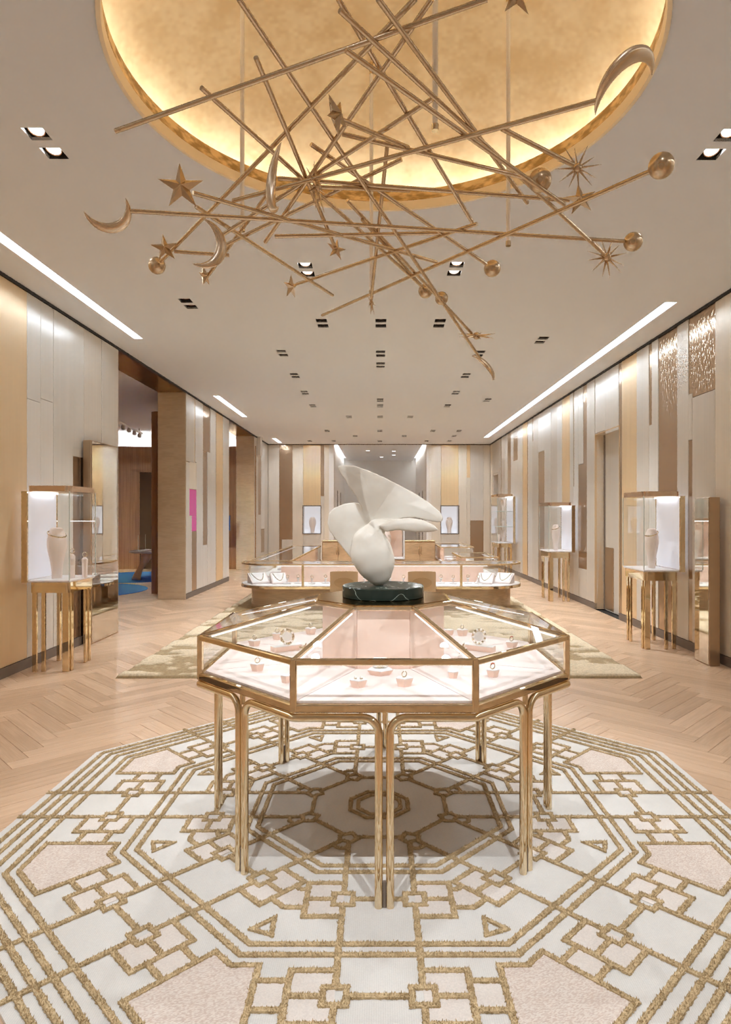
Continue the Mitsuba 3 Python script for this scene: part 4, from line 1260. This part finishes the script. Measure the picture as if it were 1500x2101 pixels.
_, xc = wall_case('right', 11.2, 11.86, 0.86, 1.68, 'glass case with bust in the middle of the right wall')
bust(xc + .0, 11.5, 0.882, 0.46, .115, -1.3, 'pale pink bust in the middle right wall case', True)
_, xc = wall_case('right', 16.1, 16.95, 0.80, 1.99, 'tall glass case with two shelves at the far end of the right wall', shelves=(1.22, 1.61))
bust(xc + .02, 16.5, 0.822, 0.33, .10, -1.3, 'small bust on the bottom level of the tall shelved case', False)
bust(xc + .02, 16.5, 1.616, 0.30, .09, -1.3, 'small bust on the top shelf of the tall shelved case', False)
bust(xc - .10, 16.4, 0.822, 0.20, .06, -1.3, 'smallest low bust beside another at the bottom of the tall shelved case', False)
t = thing('hand_stand', 'pink hand shaped stand on the middle shelf of the tall case', 'ring stand')
hx, hy, hz = xc + .02, 16.5, 1.226
part(t, 'palm', move(lathe([(.0001, 0), (.04, 0), (.03, .05), (.045, .11), (.03, .15), (.0001, .16)], 20), (hx, hy, hz)), 'm_bust', smooth=True)
for k in range(4):
    part(t, 'finger', tube([(hx + (k - 1.5) * .018, hy, hz + .13), (hx + (k - 1.5) * .026, hy, hz + .20 + .01 * (k % 3))], [.009, .006], 8), 'm_bust', smooth=True)
# lit niches in the back wall
for i, (a, b) in enumerate(NB):
    lab = ('left', 'right')[i]
    t = thing('wall_niche', f'lit square display niche in the back wall, {lab} of the corridor', 'display niche')
    y0, y1 = BACK + 0.03, BACK + 0.36
    part(t, 'box', cat([bx(a, a + .01, y0, y1, *NZ), bx(b - .01, b, y0, y1, *NZ), bx(a, b, y0, y1, NZ[0], NZ[0] + .01), bx(a, b, y0, y1, NZ[1] - .01, NZ[1])]), 'm_tray')
    part(t, 'back_panel', bx(a + .01, b - .01, y1 - .02, y1, NZ[0] + .01, NZ[1] - .01), 'm_panelglow', **emit(0.34, (0.92, 0.95, 1.04)))
    e = .018
    part(t, 'frame', cat([bx(a - e, a, BACK - .01, y0, NZ[0] - e, NZ[1] + e), bx(b, b + e, BACK - .01, y0, NZ[0] - e, NZ[1] + e), bx(a, b, BACK - .01, y0, NZ[0] - e, NZ[0]), bx(a, b, BACK - .01, y0, NZ[1], NZ[1] + e)]), 'm_skirting', label='dark thin frame')
    part(t, 'glass_pane', quad((a, y0, NZ[0]), (b, y0, NZ[0]), (b, y0, NZ[1]), (a, y0, NZ[1])), 'm_glass')
    bust((a + b) / 2, y0 + .16, NZ[0] + .011, 0.50, .13, 0, f'pale bust in the lit niche {lab} of the corridor', False)

# standing mirrors
t = thing('standing_mirror', 'tall mirror slab standing against the left wall by the first opening', 'mirror')
part(t, 'slab', bevel(-3.44, -3.349, 7.46, 8.24, 0.0, 2.38, .004), 'm_bronze')
part(t, 'mirror_face', bevel(-3.349, -3.345, 7.485, 8.235, 0.015, 2.37, .001), 'm_mirror', label='clear mirror face')
t = thing('standing_mirror', 'narrow bronze edged mirror slab standing at the right wall nearest the camera', 'mirror')
part(t, 'slab', bevel(3.294, 3.40, 6.405, 6.70, 0.0, 1.685, .004), 'm_bronze')
part(t, 'mirror_face', bevel(3.289, 3.294, 6.415, 6.695, 0.01, 1.68, .001), 'm_mirror', label='clear mirror face')

# ================================================================ the ring of counters


def counter(poly, z_deck, z_top, name_label, base_inset=0.16, inner=None, posts=(), legs=(), pink=None, base='m_base', led=None, seg=24, lit=True):
    t = thing('glass_counter', name_label, 'counter', 'glass jewellery counters in the middle of the room')
    part(t, 'plinth', prism(poly.buffer(-base_inset, join_style=1), 0.012, z_deck - .05), base, smooth=25, label='veneered base')
    part(t, 'deck', prism(poly.buffer(-.008), z_deck - .05, z_deck), 'm_tray', smooth=25, label='white display deck')
    part(t, 'lower_rim', prism(poly.buffer(.004).difference(poly.buffer(-.012)), z_deck - .05, z_deck - .012), 'm_gold', smooth=25)
    part(t, 'top_rim', prism(poly.buffer(.004).difference(poly.buffer(-.022)), z_top - .024, z_top), 'm_gold_soft', smooth=25)
    g = np.array(shapely.segmentize(poly.exterior, 0.2).coords)
    v = np.vstack([np.c_[g, np.full(len(g), z_deck)], np.c_[g, np.full(len(g), z_top - .02)]])
    n = len(g)
    part(t, 'glass_wall', (v, np.array([[i, i + 1, n + i + 1, n + i] for i in range(n - 1)])), 'm_glass', smooth=True)
    tp = prism(poly.buffer(-.015), 0, 1)
    top = trimesh.Trimesh(tp.vertices, tp.faces[np.abs(tp.face_normals[:, 2]) > .5], process=False)
    top = trimesh.Trimesh(top.vertices, [f for f in top.faces if top.vertices[f][:, 2].mean() > .5], process=False)
    top.apply_scale([1, 1, 0]); top.apply_translation((0, 0, z_top - .004))
    part(t, 'glass_top', top, 'm_glass')
    for x, y in posts:
        part(t, 'post', bevel(x - .018, x + .018, y - .018, y + .018, z_deck - .05, z_top, .003), 'm_gold_soft')
    for x, y in legs:
        part(t, 'leg', tube([(x, y, 0.012), (x, y, z_deck - .05)], [.014, .024], 12), 'm_gold', smooth=40)
    if pink is not None:
        part(t, 'pink_panel', prism(pink, z_deck + .001, z_top - .03), 'm_pink', label='blush pink back panel')
    if led is not None:
        part(t, 'light_strip', bar((led[0], led[1], z_top - .034), (led[2], led[3], z_top - .034), .02, .01), 'm_lamp', **emit(1.6, COOL))
    return t


RZ = 0.0
outer = sbox(-2.26, 10.0, 2.32, 11.25)
fr = outer.buffer(-.62).buffer(.62, 24).intersection(sbox(-3, 9, 3, 10.78))
fr = fr.buffer(-.03).buffer(.03, 6)
DECK, TOPZ = 0.405, 0.745
counter(fr, DECK, TOPZ, 'long front glass counter with rounded ends facing the octagonal table', posts=((-1.19, 10.02), (1.28, 10.02)), legs=((-2.05, 10.45), (-1.93, 10.42)),
        pink=sbox(-1.62, 10.62, 1.72, 10.64), led=(-1.6, 10.10, 1.7, 10.10))
counter(sbox(-2.2, 10.85, -1.47, 16.2), DECK, TOPZ, 'long glass counter running back along the left side of the ring', posts=((-2.18, 13.5),), pink=sbox(-1.56, 10.95, -1.54, 16.1), led=(-2.1, 11.0, -2.1, 16.0))
counter(sbox(1.50, 11.75, 2.18, 13.25), DECK, TOPZ, 'short glass counter on the right side of the ring', pink=sbox(1.58, 11.85, 1.60, 13.15), led=(2.1, 11.85, 2.1, 13.1))
counter(sbox(1.42, 14.9, 2.2, 16.9), DECK + .03, TOPZ + .03, 'glass counter at the far right corner of the ring', pink=sbox(1.5, 15.0, 1.52, 16.8), led=(2.1, 15.0, 2.1, 16.8))
# the low inner back cabinets in bronze
for i, (a, b, txt) in enumerate(((-1.40, -0.62, 'left of the lit tower'), (0.62, 1.38, 'right of the lit tower'))):
    t = thing('back_cabinet', f'low bronze fronted cabinet at the back of the ring, {txt}', 'cabinet')
    part(t, 'body', bevel(a, b, 15.75, 16.3, 0.012, 0.86, .02), 'm_base')
    part(t, 'top', bevel(a - .01, b + .01, 15.74, 16.31, 0.86, .885, .006), 'm_gold_soft')
    m = (a + b) / 2
    for q, (c, d) in enumerate(((a + .015, m - .006), (m + .006, b - .015))):
        dd = part(t, 'door', bevel(c, d, 15.735, 15.75, .06, .84, .004), 'm_base')
        hx = d - .02 if q == 0 else c + .02
        part(dd, 'handle', bevel(hx - .008, hx + .008, 15.715, 15.735, .55, .74, .003), 'm_gold')
    part(t, 'step', bevel(a, b, 14.9, 15.72, 0.012, 0.40, .01), 'm_gold_wood', label='low tan ledge')
t = thing('display_tower', 'tall lit display tower with pink back panel rising inside the ring behind the sculpture', 'display tower')
tx0, tx1, ty0, ty1 = -0.42, 0.50, 12.9, 13.4
part(t, 'plinth', bevel(tx0, tx1, ty0, ty1, 0.012, 0.62, .01), 'm_bronze')
part(t, 'floor_panel', bevel(tx0, tx1, ty0, ty1, 0.62, 0.65, .004), 'm_tray')
part(t, 'pink_panel', bevel(tx0 + .02, tx1 - .02, ty1 - .06, ty1 - .02, 0.65, 1.40), 'm_pink')
part(t, 'cap', bevel(tx0, tx1, ty0, ty1, 1.40, 1.45, .006), 'm_rose')
for q in (quad((tx0, ty0, .65), (tx1, ty0, .65), (tx1, ty0, 1.4), (tx0, ty0, 1.4)), quad((tx0, ty0, .65), (tx0, ty1, .65), (tx0, ty1, 1.4), (tx0, ty0, 1.4)), quad((tx1, ty0, .65), (tx1, ty1, .65), (tx1, ty1, 1.4), (tx1, ty0, 1.4))):
    part(t, 'glass_pane', q, 'm_glass')
for x in (tx0, tx1):
    part(t, 'edge_post', bevel(x - .015, x + .015, ty0 - .012, ty0 + .012, .62, 1.45, .003), 'm_tray')
part(t, 'light_strip', bar((tx0 + .05, ty0 + .06, 1.388), (tx1 - .05, ty0 + .06, 1.388), .03, .012), 'm_lamp', **emit(14.0, COOL))
bust(0.12, 13.15, 0.651, 0.56, .15, 0.1, 'pale bust in the lit tower behind the sculpture', False)

# goods on the front counter's deck
k = 0
for x, y, rz, w, txt in ((-1.95, 10.42, .5, .30, 'at the rounded left end'), (-1.62, 10.40, .35, .26, 'beside the left post'), (1.72, 10.40, -.35, .26, 'beside the right post'), (2.02, 10.42, -.5, .28, 'at the rounded right end')):
    t = thing('necklace_tray', f'sloping pink and white necklace tray in the front counter {txt}', 'tray', 'necklace trays in the front counter')
    pts = np.array([(-w / 2, -.13, 0), (w / 2, -.13, 0), (w / 2, .13, 0), (-w / 2, .13, 0), (-w / 2, -.13, .02), (w / 2, -.13, .02), (w / 2, .13, .16), (-w / 2, .13, .16)])
    part(t, 'wedge', move(trimesh.convex.convex_hull(pts), (x, y, DECK), rz), 'm_pad')
    c = [(q * w * .36, -.09 + .2 * abs(q) ** 1.5, .035 + .15 * abs(q) ** 1.5 * .9) for q in np.linspace(-1, 1, 17)]
    part(t, 'lining', move(trimesh.convex.convex_hull(np.array([(-w * .42, -.11, .026), (w * .42, -.11, .026), (w * .42, .11, .153), (-w * .42, .11, .153), (-w * .42, -.11, .034), (w * .42, -.11, .034), (w * .42, .11, .161), (-w * .42, .11, .161)])), (x, y, DECK), rz), 'm_tray', label='white lining')
    n_ = thing('necklace', f'fine gold necklace lying on the tray {txt} of the front counter', 'necklace', 'necklaces in the front counter')
    cc = [(q * w * .34, -.08 + .17 * q * q, .054 + (.17 * q * q) * .577) for q in np.linspace(-1, 1, 21)]
    part(n_, 'chain', move(tube(cc, .005, 6), (x, y, DECK), rz), 'm_gold', smooth=True)
for i, px in enumerate((590, 612, 640, 668, 748, 800, 828, 905, 930, 960, 982)):
    y = 10.32 + 0.06 * (i % 2)
    x = (px - CX) * y / F
    w = ('first', 'second', 'third', 'fourth', 'fifth', 'sixth', 'seventh', 'eighth', 'ninth', 'tenth', 'eleventh')[i]
    t = thing('jewel_stand', f'small white jewel stand in the front counter, {w} from its left end', 'jewel stand', 'small stands in the front counter')
    part(t, 'foot', bevel(x - .06, x + .06, y - .05, y + .05, DECK, DECK + .022, .004), 'm_tray')
    part(t, 'upright', move(lathe([(.012, 0), (.012, .05), (.03, .06), (.03, .066), (.0001, .066)], 14), (x, y, DECK + .022)), 'm_tray' if i % 2 else 'm_pad')
    t = thing('finger_ring', f'gold ring on the {w} small stand of the front counter', 'ring', 'rings in the front counter')
    part(t, 'band', move(torus(.024, .004, 24, 6), (x, y, DECK + .088 + .027), .3 * (i % 3), math.pi / 2), 'm_gold', smooth=True)
for i, (x, y) in enumerate(((-1.85, 11.5), (-1.85, 12.3), (-1.85, 13.1), (-1.85, 14.2), (-1.85, 15.2), (1.85, 12.1), (1.85, 12.8), (1.8, 15.4), (1.8, 16.3))):
    z = DECK if i < 7 else DECK + .03
    side = ('left counter', 'right counter', 'far right counter')[0 if i < 5 else 1 if i < 7 else 2]
    w = ordn[i if i < 5 else i - 5 if i < 7 else i - 7]
    t = thing('necklace_tray', f'flat pink tray inside the {side}, {w} from the front', 'tray', 'flat trays in the side counters')
    part(t, 'wedge', bevel(x - .2, x + .2, y - .16, y + .16, z, z + .03, .006), 'm_pad')
    part(t, 'lining', bevel(x - .17, x + .17, y - .13, y + .13, z + .03, z + .034, .001), 'm_tray', label='white lining')

# ================================================================ chairs at the counter


def chair(x, y, rz, lab):
    t = thing('counter_chair', lab, 'chair', 'low chairs at the front counter')
    M = lambda m: move(m, (x, y, 0.02), rz)
    w = .19
    part(t, 'seat', M(prism(sbox(-w, -.19, w, .20).buffer(-.05).buffer(.05, 8), .37, .44)), 'm_seat', smooth=30)
    # the curved backrest stands on the camera's side
    pts = []
    n = 14
    top, low = [], []
    vs, fs = [], []
    for i in range(n + 1):
        u = -1 + 2 * i / n
        xx, yy = u * w, -.205 + .035 * u * u
        for dy in (0, .035):
            vs += [(xx, yy + dy, .41), (xx, yy + dy, .722 - .012 * u ** 4)]
    for i in range(n):
        a = i * 4
        b = a + 4
        fs += [[a, b, b + 1, a + 1], [a + 2, a + 3, b + 3, b + 2], [a + 1, b + 1, b + 3, a + 3], [a, a + 2, b + 2, b]]
    fs += [[0, 1, 3, 2], [n * 4, n * 4 + 2, n * 4 + 3, n * 4 + 1]]
    part(t, 'backrest', M(trimesh.Trimesh(*(lambda v, f: (v, np.vstack([f[:, [0, 1, 2]], f[:, [0, 2, 3]]])))(np.array(vs), np.array(fs)), process=False)), 'm_seat', smooth=30)
    a = np.linspace(0, 2 * math.pi, 33)[:-1]
    el = np.stack([.135 * np.cos(a), -.212 + .035 * (.135 * np.cos(a) / w) ** 2, .565 + .07 * np.sin(a)], 1)
    v = np.vstack([el, el + [0, .01, 0], [[0, -.213, .565]]])
    f = [[64, i, (i + 1) % 32] for i in range(32)] + [[i, i + 32, (i + 1) % 32] for i in range(32)] + [[(i + 1) % 32, i + 32, (i + 1) % 32 + 32] for i in range(32)]
    part(t, 'oval_inset', M(trimesh.Trimesh(v, np.array(f), process=False)), 'm_inset', label='oval inset in the back')
    for sx in (-1, 1):
        for sy in (-1, 1):
            part(t, 'leg', M(tube([(sx * (w - .03), sy * .15, .38), (sx * (w + .01), sy * .19, 0.0)], [.018, .010], 10)), 'm_gold_soft', smooth=40)


chair(-0.485, 8.95, 0.03, 'tan low chair with oval inset back, left of the sculpture')
chair(0.59, 8.95, -0.03, 'tan low chair with oval inset back, right of the sculpture')
